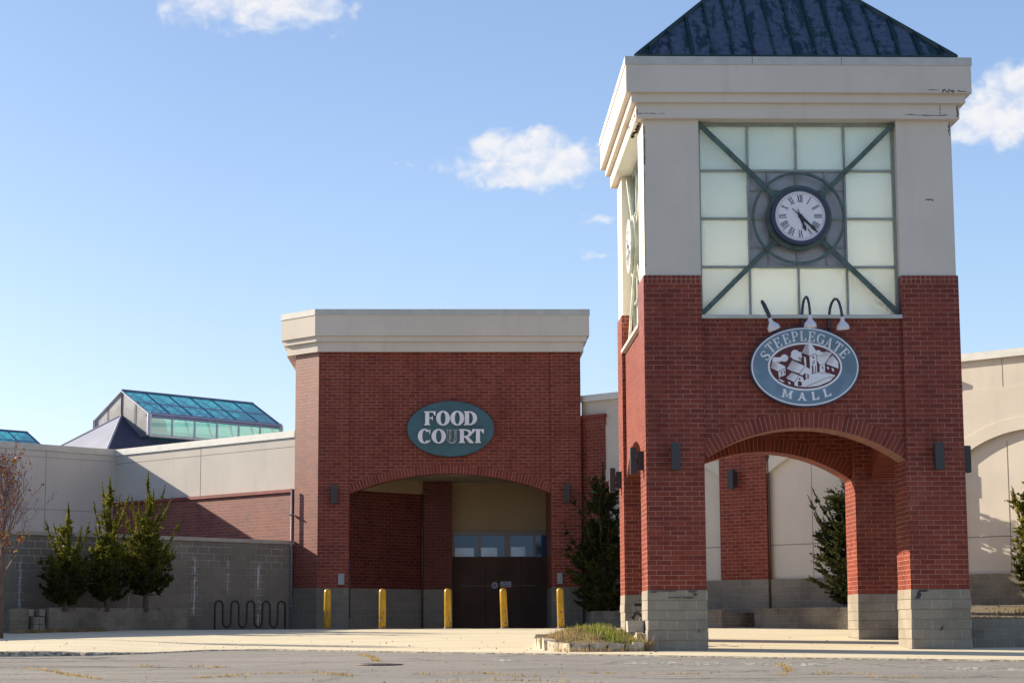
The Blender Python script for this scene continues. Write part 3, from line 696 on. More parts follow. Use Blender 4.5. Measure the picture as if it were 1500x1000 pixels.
# windows with braces; clocks on the front and the left side
zs_ = [7.0 + 1.045 * i for i in range(5)]; us_ = [-2.08 + 1.04 * i for i in range(5)]
for si, fr in enumerate(SIDES):
    G = H - .30
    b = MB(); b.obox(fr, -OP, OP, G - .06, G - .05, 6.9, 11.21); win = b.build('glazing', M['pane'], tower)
    b = MB(); b.obox(fr, us_[1], us_[3], G - .05, G - .043, zs_[1], zs_[3]); b.build('grey_panel', M['pane_grey'], win)
    b = MB()
    for u in us_[1:4]: b.obox(fr, u - .022, u + .022, G - .045, G + .02, 6.99, 11.13)
    for i, z in enumerate(zs_[1:4]):
        for j in range(4): b.obox(fr, us_[j] + .023, us_[j + 1] - .023, G - .045, G + .012, z - .024, z + .024)
    b.obox(fr, -OP, us_[0] + .02, G - .05, G + .03, 6.97, 11.21); b.obox(fr, us_[4] - .02, OP, G - .05, G + .03, 6.97, 11.21)
    b.obox(fr, us_[0] + .02, us_[4] - .02, G - .05, G + .03, 11.11, 11.205)
    b.build('mullion_grid', M['mullion'], win)
    b = MB()
    for q in (-.62, .62):
        b.obox(fr, q - .015, q + .015, G - .042, G + .005, zs_[1] + .03, zs_[2] - .03); b.obox(fr, q - .015, q + .015, G - .042, G + .005, zs_[2] + .03, zs_[3] - .03)
        b.obox(fr, us_[1] + .03, us_[2] - .03, G - .042, G + .006, zs_[2] + q - .015, zs_[2] + q + .015); b.obox(fr, us_[2] + .03, us_[3] - .03, G - .042, G + .006, zs_[2] + q - .015, zs_[2] + q + .015)
    b.build('inner_bar', M['mullion'], win)
    b = MB(); b.obox(fr, -OP, OP, G - .05, H + .02, 6.895, 6.972); b.build('window_sill', M['cap'], win)
    CZ = 9.07; steel = M['green_sunlit'] if si == 1 else M['green_steel']
    if si > 1: continue
    DB = H - .14
    for sx in (-1, 1):
        for sz in (-1, 1):
            b = MB(); p0 = (sx * 2.10, CZ + sz * 2.06); L_ = math.hypot(*(p0[0], p0[1] - CZ)); dx, dz = p0[0] / L_, (p0[1] - CZ) / L_
            p1 = (dx * .60, CZ + dz * .60); nx, nz = -dz * .055, dx * .055
            b.fprism(fr, [(p0[0] - nx, p0[1] - nz), (p0[0] + nx, p0[1] + nz), (p1[0] + nx, p1[1] + nz), (p1[0] - nx, p1[1] - nz)], DB - .05, DB + (.002 if sx * sz > 0 else 0))
            b.build('cross_brace', steel, tower)
    ck = MB(); ell_ring(ck, fr, 0, CZ, .70, .70, .56, .56, DB - .06, DB + .06)
    clock = ck.build('clock', steel, tower)
    if si == 0:
        b = MB(); ell_ring(b, fr, 0, CZ, 1.0, 1.0, .945, .945, DB - .02, DB + .035); b.build('outer_hoop', steel, clock)
    b = MB(); ell_ring(b, fr, 0, CZ, .615, .615, .535, .535, DB - .04, DB + (.24 if si == 0 else .15)); b.build('bezel', M['navy'] if si == 0 else M['green_sunlit'], clock)
    DD = DB + (.21 if si == 0 else .145)
    b = MB(); b.fprism(fr, ell(.54, .54, 64, 0, CZ), DD - .02, DD); b.m = 1
    for k in range(60):
        q = 2 * pi * k / 60; b.fprism(fr, ell(.0085, .0085, 8, .487 * sin(q), CZ + .487 * cos(q)), DD, DD + .003)
    b.build('dial', (M['dial'], M['black']), clock)
    for k, num in enumerate(('XII', 'I', 'II', 'III', 'IIII', 'V', 'VI', 'VII', 'VIII', 'IX', 'X', 'XI')):
        b = MB(); wd = {'I': .030, 'V': .062, 'X': .062}; tot_ = sum(wd[c] for c in num); x_ = -tot_ / 2; hh = .165; rot = -2 * pi * k / 12; cr_, sr_ = cos(rot), sin(rot)
        cx0, cz0 = .378 * sin(2 * pi * k / 12), CZ + .378 * cos(2 * pi * k / 12); j = 0
        def ng(pts):
            global j
            b.fprism(fr, [(cx0 + a * cr_ - c * sr_, cz0 + a * sr_ + c * cr_) for a, c in pts], DD, DD + .003 + .0005 * (j % 6)); j += 1
        for c in num:
            q = wd[c]
            if c == 'I': ng([(x_ + .007, -hh / 2), (x_ + .023, -hh / 2), (x_ + .023, hh / 2), (x_ + .007, hh / 2)])
            elif c == 'V':
                ng([(x_ + .026, -hh / 2), (x_ + .040, -hh / 2), (x_ + .018, hh / 2), (x_, hh / 2)]); ng([(x_ + .028, -hh / 2), (x_ + .036, -hh / 2), (x_ + q, hh / 2), (x_ + q - .009, hh / 2)])
            else:
                ng([(x_ + q - .018, -hh / 2), (x_ + q, -hh / 2), (x_ + .018, hh / 2), (x_, hh / 2)]); ng([(x_ + .001, -hh / 2), (x_ + .010, -hh / 2), (x_ + q - .001, hh / 2), (x_ + q - .010, hh / 2)])
            x_ += q
        b.build('numeral', M['black'], clock)
    for nm, deg, ln, tail, d in (('hour_hand', 161, .345, .16, DD + .012), ('minute_hand', 134, .52, .24, DD + .02)):
        b = MB(); q = radians(deg); s, c = sin(q), cos(q)
        sh = [(-.006, -tail), (.006, -tail), (.014, 0), (.034, .02), (.022, ln * .55), (.044 if nm == 'hour_hand' else .036, ln * .72), (.004, ln), (-.004, ln), (-.044 if nm == 'hour_hand' else -.036, ln * .72), (-.022, ln * .55), (-.034, .02), (-.014, 0)]
        b.fprism(fr, [(a * c + l * s, CZ - a * s + l * c) for a, l in sh], d, d + .005); b.build(nm, M['black'], clock)
    b = MB(); b.fprism(fr, ell(.045, .045, 20, 0, CZ), DD, DD + .03); b.build('hub', M['black'], clock)
# soot and spray marks on the pier bases
def blob(b, fr, u, z, su, sz, d, n=14, seed=0):
    q = random.Random(seed); b.fprism(fr, [(u + su * q.uniform(.55, 1.1) * cos(2 * pi * i / n), z + sz * q.uniform(.55, 1.1) * sin(2 * pi * i / n)) for i in range(n)], d, d + .002)
FD = H + .026
for (u, z, su, sz, sd) in ((2.38, 1.20, .13, .03, 1), (2.28, 1.13, .05, .09, 2), (2.25, 1.06, .06, .035, 3), (2.74, .45, .02, .05, 4), (2.71, .40, .03, .02, 5), (-2.30, .40, .012, .05, 6)):
    b = MB(); blob(b, F0, u, z, su, sz, FD + .0005 * sd, seed=sd); b.build('black_mark', M['black'], tower)

M['soot'] = plain('soot_smear', (.10, .09, .08), .95)
for (u, z, su, sz, sd) in ((-2.95, 1.215, .30, .018, 21), (-2.42, 1.21, .10, .03, 22), (-2.75, 1.08, .22, .014, 23), (-2.50, 1.075, .16, .02, 24), (-3.22, 1.19, .09, .02, 25), (-2.36, 1.14, .05, .035, 26)):
    b = MB(); blob(b, F0, u, z, su, sz, FD + .0004 * (sd - 20), 18, seed=sd); b.build('soot_mark', M['soot'], tower)
# lamps on the tower piers
wall_lamp((4.68, TC[1] - H, 3.97), -pi / 2, 'black box lamp on the front of the tower pier left of the arch')
wall_lamp((10.17, TC[1] - H, 3.97), -pi / 2, 'black box lamp on the front of the tower pier right of the arch')
wall_lamp((TC[0] - H, 42.33, 3.95), pi, 'black box lamp jutting from the left side of the front tower pier')
wall_lamp((TC[0] - H, 47.85, 3.95), pi, 'black box lamp jutting from the left side of the rear tower pier')
wall_lamp((TC[0] + H, 42.33, 3.97), 0, 'black box lamp sticking out from the right side of the tower against the pale wall')

# ------------------------------------------------------------------ oval mall sign
SG = Frame((7.44, TC[1] - H + .08), -pi / 2); SZ = 5.86
sign = thing('oval_sign', 'oval blue sign reading STEEPLEGATE MALL with a village picture, on the tower', 'sign', (7.44, TC[1] - H, SZ))
b = MB(); b.fprism(SG, ell(1.158, .852, 80, 0, SZ), 0, .14); b.build('rim', M['navy'], sign)
b = MB(); b.fprism(SG, ell(1.128, .822, 80, 0, SZ), .14, .150); b.build('white_border', M['sign_light'], sign)
b = MB(); b.fprism(SG, ell(1.098, .792, 80, 0, SZ), .150, .154); b.build('board', M['sign_blue'], sign)
def zz(x, y): return ((x / 10 - 60) / 69.6, SZ + (57 - y / 10) / 69.6)
b = MB(); ell_ring(b, SG, 0, SZ, .782, .508, .742, .468, .154, .160); b.build('picture_border', M['sign_light'], sign)
b = MB(); b.fprism(SG, ell(.741, .467, 72, 0, SZ), .154, .157); b.build('picture_ground', M['maroon'], sign)
for ch, x, y, r, wd in (('S', 22, 408, 52, .15), ('T', 98, 290, 38, .17), ('E', 205, 222, 27, .15), ('E', 335, 163, 18, .15), ('P', 462, 125, 9, .15), ('L', 582, 120, 1, .14), ('E', 708, 128, -6, .15), ('G', 838, 162, -14, .17), ('A', 962, 218, -25, .18), ('T', 1085, 285, -35, .17), ('E', 1182, 372, -48, .15)):
    b = MB(); u, z = zz(x, y); put_glyph(b, SG, ch, u, z, .215, wd * .93, .154, .162, radians(r), .17, .07, .07); b.build('letter', M['sign_light'], sign)
for ch, u, z, r, wd in (('M', -.385, -.575, -13, .215), ('A', -.075, -.628, -3, .19), ('L', .20, -.612, 7, .15), ('L', .45, -.545, 15, .15)):
    b = MB(); put_glyph(b, SG, ch, u, SZ + z, .175, wd, .154, .162, radians(r), .26, .15, .05); b.build('letter', M['sign_light'], sign)
# the little village: pale shapes, then maroon openings and hatching
VB = MB()
def shapes(mi, polys, d0, d1):
    VB.m = mi
    for i, pl in enumerate(polys): VB.fprism(SG, [zz(x, y) for x, y in pl], d0, d1 + .0003 * (i % 9))
def disc(x, y, r, n=18): return [(x + r * cos(2 * pi * i / n), y + r * sin(2 * pi * i / n)) for i in range(n)]
pale = [disc(300, 445, 55), disc(460, 385, 62), disc(525, 400, 45), disc(225, 470, 38), disc(165, 470, 40), disc(800, 365, 38), disc(855, 385, 30),
        [(150, 440), (130, 500), (330, 490), (360, 420), (250, 430)], [(380, 420), (420, 460), (545, 500), (548, 400), (480, 360)],
        [(110, 540), (125, 480), (300, 560), (315, 585), (205, 640), (100, 585)], [(205, 645), (310, 590), (310, 690), (215, 735)],
        [(330, 600), (415, 475), (600, 565), (510, 670), (380, 625)], [(505, 675), (600, 570), (690, 615), (690, 745), (640, 755), (560, 700)],
        [(330, 725), (400, 655), (505, 700), (435, 795), (330, 745)], [(435, 800), (510, 700), (580, 735), (580, 835), (480, 860), (440, 850)],
        [(655, 180), (785, 370), (665, 415)], [(668, 425), (770, 385), (775, 655), (690, 665), (672, 600)],
        disc(600, 432, 18), [(585, 460), (615, 450), (620, 580), (600, 575)],
        [(785, 405), (925, 345), (1000, 370), (935, 460), (895, 520), (820, 550), (780, 480)], [(815, 560), (890, 525), (890, 640), (810, 655)],
        [(950, 460), (1010, 400), (1085, 500), (1090, 600), (910, 530)], [(690, 680), (860, 640), (1040, 700), (960, 780), (800, 850), (650, 870), (480, 862), (560, 800)],
        [(205, 740), (300, 790), (260, 795), (215, 760)], [(345, 790), (380, 800), (375, 835), (355, 820)], [(915, 570), (945, 575), (950, 615), (930, 605)], [(985, 590), (1020, 605), (1020, 645), (1000, 635)]]
shapes(0, pale, .157, .160)
dark = [[(560, 700), (575, 680), (610, 668), (600, 760), (575, 765)], [(630, 672), (650, 690), (648, 752), (630, 750)], [(490, 790), (510, 780), (545, 800), (545, 850), (490, 860)], disc(515, 750, 13), disc(725, 435, 15), disc(720, 520, 13), disc(735, 490, 10),
        [(700, 560), (720, 550), (722, 660), (702, 662)], [(745, 560), (755, 556), (757, 655), (747, 657)], [(235, 655), (262, 643), (262, 690), (250, 692), (250, 662)], [(275, 640), (300, 628), (300, 672), (290, 675), (288, 645)],
        [(835, 580), (865, 568), (865, 612), (855, 615), (852, 585)], [(655, 420), (666, 415), (672, 600), (660, 598)], [(640, 400), (548, 375), (560, 420), (640, 440)], [(225, 490), (330, 500), (345, 520), (300, 555)], [(345, 470), (400, 430), (430, 470), (400, 480), (345, 560)]]
def hatch(x0, y0, x1, y1, dx, dy, n, w=7):
    o = []
    for i in range(n):
        a, c = x0 + dx * i, y0 + dy * i; e, f = x1 + dx * i, y1 + dy * i; L_ = math.hypot(e - a, f - c); nx, ny = -(f - c) / L_ * w / 2, (e - a) / L_ * w / 2
        o.append([(a - nx, c - ny), (e, f), (a + nx, c + ny)])
    return o
dark += hatch(415, 480, 540, 545, -14, 20, 7) + hatch(120, 500, 205, 545, -4, 18, 5) + hatch(395, 660, 470, 700, -14, 16, 5) + hatch(930, 350, 1010, 390, -30, 14, 5) + hatch(1000, 410, 1070, 450, -16, 22, 5)
dark += hatch(815, 655, 860, 680, 45, 2, 5, 9) + hatch(240, 700, 300, 745, -10, 16, 3) + hatch(500, 440, 540, 510, 12, -4, 3) + [[(505, 675), (600, 566), (604, 570), (512, 679)], [(435, 797), (508, 697), (513, 701), (441, 801)], [(205, 642), (315, 587), (316, 593), (208, 650)]]
dark += [[(620 + i * 30, 858 - i * 13 + (i > 9) * (i - 9) * 7), (640 + i * 30, 848 - i * 13 + (i > 9) * (i - 9) * 7), (645 + i * 30, 856 - i * 13 + (i > 9) * (i - 9) * 7), (625 + i * 30, 866 - i * 13 + (i > 9) * (i - 9) * 7)] for i in range(13)]
shapes(1, dark, .160, .164)
shapes(0, [[(652, 180), (560, 365), (572, 370)], [(655, 182), (582, 375), (594, 380)], [(656, 186), (604, 385), (616, 390)], [(658, 190), (626, 392), (638, 397)], [(659, 195), (648, 402), (658, 408)], [(662, 180), (785, 370), (667, 415)]], .160, .166)

VB.build('village_picture', (M['sign_light'], M['maroon']), sign)
# gooseneck lamps over the sign
def gooseneck(loc, rz, label, pts):
    g = thing('sign_lamp', label, 'sign lamp', loc, 0, 'gooseneck lamps over the oval mall sign')
    b = MB(); b.tube(pts, .030, 8); b.lathe((pts[0][0], pts[0][1] + .01, pts[0][2]), [(0, -.0), (.06, -.0), (.06, .02), (0, .02)], 14, 'y'); b.build('arm', M['conduit'], g, local=True, smooth=True)
    e = Vector(pts[-1]); ax = (e - Vector(pts[-2])).normalized(); b = MB()
    ax = (ax + Vector((0, .28, 0))).normalized(); s1 = ax.orthogonal().normalized(); s2 = ax.cross(s1)
    prof = [(.035, -.02), (.045, .07), (.085, .12), (.125, .17), (.135, .25), (.12, .25), (.11, .18), (.07, .13), (.02, .09)]
    vs = []; fs = []; n = 20
    for k in range(n):
        a = 2 * pi * k / n
        for r, h in prof: vs.append(e + ax * h + (s1 * cos(a) + s2 * sin(a)) * r)
    for k in range(n):
        for i in range(len(prof) - 1): m_ = len(prof); fs.append((k * m_ + i, k * m_ + i + 1, ((k + 1) % n) * m_ + i + 1, ((k + 1) % n) * m_ + i))
    b.shell(vs, fs); b.build('lamp_shade', M['lamp_white'], g, local=True, smooth=True)
    b = MB(); c_ = e + ax * .15; b.lathe((c_.x, c_.y, c_.z), [(0, -.045), (.035, -.03), (.045, 0), (.035, .03), (0, .045)], 12); b.build('bulb', M['dial'], g, local=True, smooth=True)
    return g
def neck(x0, x1, reach, top, drop, n=12, xe=None):
    P = [(x0, 0, 0), (x0, -.06, .02)]
    for i in range(n + 1):
        q = pi * i / n; P.append((x0 + (x1 - x0) * (i / n), -.06 - reach * (1 - cos(q)) / 2, .12 + (top - .12) * sin(q) ** .6 if 0 < i < n else (.12 if i == 0 else .12)))
    P2 = []
    for i in range(n + 1):
        s = i / n; q = pi * s; P2.append((x0 + (x1 - x0) * s, -.05 - reach * (1 - cos(q)) / 2, .05 + (top - .05) * max(sin(q), 0) ** .55 if s < .5 else top - (top - drop) * (1 - max(sin(q), 0) ** .8)))
    return [(x0, 0, -.03)] + P2
YF = TC[1] - H + .08
gooseneck((7.42, YF, 6.70), 0, 'middle white-shaded gooseneck lamp, upright above the oval mall sign', neck(0, .06, .62, .60, .16))
gooseneck((7.98, YF, 6.66), 0, 'right white-shaded gooseneck lamp, arm bent right above the oval mall sign', neck(0, .17, .62, .60, .16))
gooseneck((6.86, YF, 6.66), 0, 'left white-shaded gooseneck lamp, arm seen end on above the oval mall sign',
          [(-.02, 0, .0), (-.14, -.10, .32), (-.26, -.28, .50), (-.33, -.40, .55), (-.355, -.50, .52), (-.345, -.56, .46), (-.30, -.60, .34), (-.25, -.62, .22), (-.215, -.63, .14)])

# ------------------------------------------------------------------ food court entrance building
food = thing('food_court_building', 'red brick entrance building with a wide arch and a stucco cornice', 'building', (0, 64, .4))
FF = Frame((.02, 62.5), -pi / 2)
def wallset(pts, z0, z1, name, mat):
    b = MB(); b.prism(pts, z0, z1)
    if isinstance(mat, tuple): b.mi[2] = 1
    return b.build(name, mat, food)
Lp = [(-4.86, 63.28), (-4.08, 62.5), (-3.11, 62.5), (-3.11, 63.1), (-4.40, 64.4), (-4.40, 67), (-4.86, 67)]
Rp = [(3.15, 62.5), (4.09, 62.5), (4.09, 67), (3.15, 67)]
def off(pts, e): # a little proud on the outer faces
    return [(x + (-e if x < -4 else (e if 3.9 < x else (e if x == -3.11 else (-e if x == 3.15 else 0)))), y - (e if y < 64 else 0)) for x, y in pts]
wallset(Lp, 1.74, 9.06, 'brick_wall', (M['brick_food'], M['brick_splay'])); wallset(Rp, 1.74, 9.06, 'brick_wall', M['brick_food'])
wallset([(-4.875, 63.27), (-4.085, 62.485), (-3.10, 62.485), (-3.10, 63.1), (-4.40, 64.4), (-4.40, 67), (-4.875, 67)], .2, 1.74, 'block_base', M['block_food'])
wallset([(3.14, 62.485), (4.10, 62.485), (4.10, 67), (3.14, 67)], .2, 1.74, 'block_base', M['block_food'])
b = MB(); spandrel(b, FF, 3.13, 4.64, .61, 9.07, -.06, -.45); b.build('brick_panel', M['brick_food'], food)
b = MB(); ring(b, FF, 3.13, 4.64, .61, .27, -.056, -.454, n=60); b.build('brick_arch', M['soldier'], food)
wallset([(-4.86, 66.9), (4.09, 66.9), (4.09, 82), (-4.86, 82)], .2, 9.07, 'rear_block', M['stucco'])
b = MB()
for z0, z1, p in ((9.05, 9.36, .10), (9.36, 9.53, .20), (9.53, 10.18, .275)):
    b.prism([(-5.06 - p, 82), (-5.06 - p, 63.48 - .414 * p), (-4.08 - .414 * p, 62.5 - p), (4.09 + p, 62.5 - p), (4.09 + p, 82)], z0, z1)
cor = b.build('cornice', M['stucco'], food)
p = .295; b = MB(); b.prism([(-5.06 - p, 82), (-5.06 - p, 63.48 - .414 * p), (-4.08 - .414 * p, 62.5 - p), (4.09 + p, 62.5 - p), (4.09 + p, 82)], 10.18, 10.365); b.build('metal_cap', M['cap'], cor)
# foyer
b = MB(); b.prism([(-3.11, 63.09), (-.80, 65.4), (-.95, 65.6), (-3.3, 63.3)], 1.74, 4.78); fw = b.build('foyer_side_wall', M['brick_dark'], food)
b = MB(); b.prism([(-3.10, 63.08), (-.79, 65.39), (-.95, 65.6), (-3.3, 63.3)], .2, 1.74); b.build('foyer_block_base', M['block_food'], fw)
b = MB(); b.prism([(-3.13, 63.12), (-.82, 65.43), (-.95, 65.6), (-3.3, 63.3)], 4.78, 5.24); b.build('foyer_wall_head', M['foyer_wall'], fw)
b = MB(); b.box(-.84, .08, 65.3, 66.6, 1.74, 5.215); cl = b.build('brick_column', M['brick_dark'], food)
b = MB(); b.box(-.85, .09, 65.285, 66.6, .2, 1.74); b.build('block_base', M['block_food'], cl)
b = MB(); b.box(.08, 3.2, 66.0, 66.5, 3.62, 5.23); b.build('foyer_back_wall', M['foyer_wall'], food)
b = MB(); b.box(-4.3, 3.3, 62.93, 66.9, 5.225, 5.5); cg = b.build('foyer_ceiling', M['soffit'], food)
b = MB()
for x, y in ((-.55, 63.6), (.25, 64.6), (.55, 64.6), (1.5, 63.7)): b.lathe((x, y, 5.205), [(0, 0), (.06, 0), (.075, .02)], 14)
b.build('ceiling_light', M['joint'], cg)
PX = lambda px: .07 + (px - 662) * .02236
dr = thing('entrance_doors', 'brown boarded-up entrance with a row of dark windows above, inside the food court arch', 'doors', (1.7, 66, .5))
b = MB()
b.box(.08, 3.2, 65.93, 66.05, 3.50, 3.64)
for a, c in ((661, 666), (700, 704), (739, 747), (781, 784)): b.box(PX(a), PX(c), 65.94, 66.04, 2.80, 3.5)
b.build('frame', M['bronze'], dr)
for k, (a, c) in enumerate(((666, 700), (704, 739), (747, 781), (784, 806))):
    b = MB(); b.box(PX(a), PX(c), 65.99, 66.0, 2.80, 3.5); b.build('window_pane', M['door_glass'], dr)
for k, (a, c, z) in enumerate(((666.5, 694, 3.09), (704.5, 728, 3.10), (748, 769, 3.12))):
    b = MB(); b.box(PX(a), PX(c), 65.975, 65.988, 2.81, z); b.build('window_board', M['white_board'], dr)
for a, c in ((.09, 1.16), (1.166, 2.30), (2.306, 3.2)):
    b = MB(); b.box(a, c, 65.90, 65.96, .3, 2.80); b.build('plywood_panel', M['plywood'], dr)
b = MB(); b.box(.3, 2.8, 65.885, 65.90, 1.86, 1.875); b.build('batten', M['bronze'], dr)
FP = Frame((0, 65.90), -pi / 2)
tg = thing('round_notice', 'small round pale emblem stuck on the brown boards', 'notice', (1.46, 65.9, 1.88))
b = MB(); b.fprism(FP, ell(.115, .115, 28, 1.46, 1.88), .001, .006); b.build('disc', M['sticker_ink'], tg)
b = MB(); ell_ring(b, FP, 1.46, 1.88, .10, .10, .055, .055, .006, .009, 32); b.fprism(FP, ell(.02, .035, 12, 1.46, 1.88), .006, .009); b.build('emblem', M['sticker'], tg)
tg = thing('notice_sign', 'small rectangular blue-white and red notice on the brown boards', 'notice', (1.83, 65.9, 1.88))
b = MB(); b.fprism(FP, [(1.65, 1.90), (2.0, 1.90), (2.0, 2.0), (1.65, 2.0)], .001, .008); b.fprism(FP, [(1.65, 1.83), (2.0, 1.83), (2.0, 1.899), (1.65, 1.899)], .001, .0076); b.build('board', M['sticker'], tg)
b = MB(); b.fprism(FP, [(1.655, 1.78), (1.995, 1.78), (1.995, 1.828), (1.655, 1.828)], .001, .0082); b.build('red_band', M['sticker_red'], tg)
b = MB(); q = random.Random(2); x_ = 1.68
while x_ < 1.96:
    w_ = q.uniform(.012, .03)
    for zb in (1.935, 1.855):
        if q.random() < .8: b.fprism(FP, [(x_, zb), (x_ + w_, zb), (x_ + w_, zb + .035), (x_, zb + .035)], .008, .010)
    x_ += w_ + .01
b.build('small_print', M['sticker_ink'], tg)
wall_lamp((-3.56, 62.5, 4.60), -pi / 2, 'dark box lamp left of the food court arch'); wall_lamp((3.62, 62.5, 4.60), -pi / 2, 'dark box lamp right of the food court arch')
for x0, x1, z0, z1, lb in ((-3.43, -3.24, 1.84, 2.18, 'light grey box on the brick left of the food court arch'), (3.32, 3.48, 1.84, 2.18, 'light grey box on the brick right of the food court arch')):
    t_ = thing('utility_box', lb, 'utility box', ((x0 + x1) / 2, 62.5, z0), 0, 'utility boxes beside the food court arch')
    b = MB(); b.box(x0, x1, 62.44, 62.5, z0, z1); b.build('housing', M['box_grey'], t_)
    b = MB(); b.box(x0 + .015, x1 - .015, 62.432, 62.44, z0 + .015, z1 - .015); b.build('lid', M['box_grey'], t_)
# oval food court sign
FS = Frame((.03, 62.5 + .06), -pi / 2); FZ = 6.63
fsn = thing('oval_sign', 'oval dark teal sign reading FOOD COURT, its U burnt out, above the brick arch', 'sign', (.03, 62.5, FZ))
b = MB(); b.fprism(FS, ell(1.36, .868, 72, 0, FZ), 0, .16); b.build('rim', M['navy'], fsn)
b = MB(); b.fprism(FS, ell(1.345, .853, 72, 0, FZ), .16, .17); b.build('board', M['teal'], fsn)
def fu(x): return (x - 752) / 9.375 / 47.6
def fz(y): return FZ + (460 - y) / 9.375 / 48.4
for ch, x0, x1, y0, y1 in (('F', 385, 545, 215, 412), ('O', 550, 742, 208, 416), ('O', 748, 940, 208, 416), ('D', 935, 1118, 215, 412), ('C', 298, 475, 462, 670), ('O', 487, 686, 464, 670), ('U', 690, 850, 470, 668), ('R', 866, 1068, 468, 664), ('T', 1048, 1212, 468, 664)):
    b = MB(); mat = M['letter_dead'] if ch == 'U' else M['letter']
    hh = fz(y0) - fz(y1); ww = fu(x1) - fu(x0)
    tt = .30 if ch in 'OCD' else .29
    if ch == 'U':
        put_glyph(b, FS, 'U', (fu(x0) + fu(x1)) / 2, (fz(y0) + fz(y1)) / 2, hh, ww, .17, .185, 0, .29, .085, .07)
        lt = b.build('letter', mat, fsn, label='grey open letter U without its face'); b = MB()
        put_glyph(b, FS, 'U', (fu(x0) + fu(x1)) / 2, (fz(y0) + fz(y1)) / 2 + .02, hh * .86, ww * .78, .185, .192, 0, .10, .02, .02); b.build('letter_hollow', M['teal'], lt)
        b = MB(); b.tube([FS.p(fu(735) + .03 * sin(i * 1.1), .20, fz(490) - i * .032) for i in range(10)], .009, 5); b.build('loose_wire', M['steel'], lt)
        continue
    put_glyph(b, FS, ch, (fu(x0) + fu(x1)) / 2, (fz(y0) + fz(y1)) / 2, hh, ww, .17, .27, 0, tt, .085, .07); b.build('letter', mat, fsn)

# ------------------------------------------------------------------ left wing: two stucco walls at 45 degrees
QX, QY = -11.63, 70.43
wing = thing('mall_wing', 'long low beige stucco wing with a brick lower band left of the food court', 'building', (QX, QY, .4))
FB = Frame((QX, QY), radians(-135)); FA = Frame((QX, QY), radians(-45))   # B runs right and forward, A runs left and forward
LB = 9.56
b = MB(); b.prism([(-4.87, 63.67), (-4.87, 76), (-36, 76), (-36, QY - 24.37), (QX, QY)], .2, 6.50); SB = b; SB.m = 1
b = MB(); b.obox(FB, 0, LB, -.35, .05, 6.50, 6.715); b.build('coping', M['cap_white'], wing)
b = MB(); b.obox(FA, -30, -.06, -.35, .04, 6.50, 6.715); b.build('coping', M['cap'], wing)
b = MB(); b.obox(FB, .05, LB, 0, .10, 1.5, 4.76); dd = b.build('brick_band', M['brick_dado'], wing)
b = MB(); b.obox(FB, .02, LB, 0, .17, 4.76, 4.86); b.build('coping', M['coping_red'], dd)
b = SB
b.obox(FB, 0, LB, 0, .003, 6.20, 6.215); b.obox(FA, -30, -.01, 0, .003, 6.28, 6.292); b.obox(FA, -30, -.01, 0, .003, 4.52, 4.535)
for u in (4.75,): b.obox(FB, u, u + .014, 0, .004, 4.86, 6.5)
for u in (-2.85, -7.2, -11.5): b.obox(FA, u, u + .014, 0, .004, 3.0, 6.5)
b.build('stucco_wall', (M['stucco_wing'], M['joint']), wing)
t_ = thing('downspout', 'pale vertical downspout in the corner beside the food court brick', 'downspout', (-4.93, 63.22, .5))
b = MB(); b.tube([(-4.93, 63.20, .3), (-4.93, 63.20, 4.8)], .032, 8); b.build('pipe', M['pipe'], t_, smooth=True)
b = MB()
for z in (1.2, 2.6, 4.0): b.box(-4.99, -4.87, 63.15, 63.28, z, z + .04)
b.build('bracket', M['pipe'], t_)
t_ = tag(MB().build('x', M['pipe']) if False else thing('conduit_pipe', 'thin brown vertical pipe between the dark foyer wall and its column', 'pipe', (-.88, 65.2, .5)))
b = MB(); b.tube([(-.88, 65.22, .4), (-.88, 65.22, 4.8)], .028, 8); b.build('pipe', M['pipe_brown'], t_, smooth=True)
t_ = thing('conduit_pipe', 'short thin pipe up the left jamb of the food court arch', 'pipe', (-3.06, 62.6, .5))
b = MB(); b.tube([(-3.07, 62.52, .8), (-3.07, 62.52, 2.6)], .018, 6); b.build('pipe', M['pipe_brown'], t_, smooth=True)

# retaining wall of dark blocks
FR = Frame((-4.87, 63.32), radians(-45))
M['block_retain'] = block_mat('block_retaining', 3.15, streaks=((37.48, .8, 2.75, .055), (38.73, 1.4, 2.75, .035), (39.94, .45, 2.6, .065), (35.1, 1.0, 2.4, .025), (33.86, 1.2, 2.1, .02), (31.45, .9, 2.5, .05)), dark=.72, grime=.35, tintm=(.46, .42, .38))
t_ = thing('retaining_wall', 'tall dark grey concrete block wall with white streaks behind the bike rack', 'wall', (-9, 59.2, .4))
b = MB(); b.obox(FR, -18, -.02, -.3, 0, .1, 3.15); b.build('block_face', M['block_retain'], t_)
b = MB(); b.obox(FR, -18.02, -.02, -.34, .05, 3.11, 3.22); b.build('coping', M['cap_tan'], t_)

# raised planting bed under the junipers
def bed(fr, u0, u1, d, z0, z1, label, soil=True, mat='block_bed', th=.2, back=0.):
    t = thing('planter_wall', label, 'planter', fr.p((u0 + u1) / 2, d, z0))
    b = MB(); b.obox(fr, u0, u1, d - th, d, z0, z1)
    b.obox(fr, u0, u0 + th, back, d - th - .002, z0, z1 - .003); b.obox(fr, u1 - th, u1, back, d - th - .002, z0, z1 - .003); b.build('block_wall', M[mat], t)
    rq = random.Random(int(u0 * 10) + 5); b = MB(); u = u0
    while u < u1 - .2:      # uneven top row of split stones
        b.obox(fr, u + .004, min(u + .4, u1) - .004, d - th - rq.uniform(0, .02), d + rq.uniform(-.005, .02), z1 - .005, z1 + .075 + rq.uniform(-.008, .008)); u += .404
    b.build('top_stone', M[mat], t)
    if soil: b = MB(); b.obox(fr, u0 + th, u1 - th, back, d - th, z0, z1 - .03); b.build('soil', M['soil'], t)
    return t
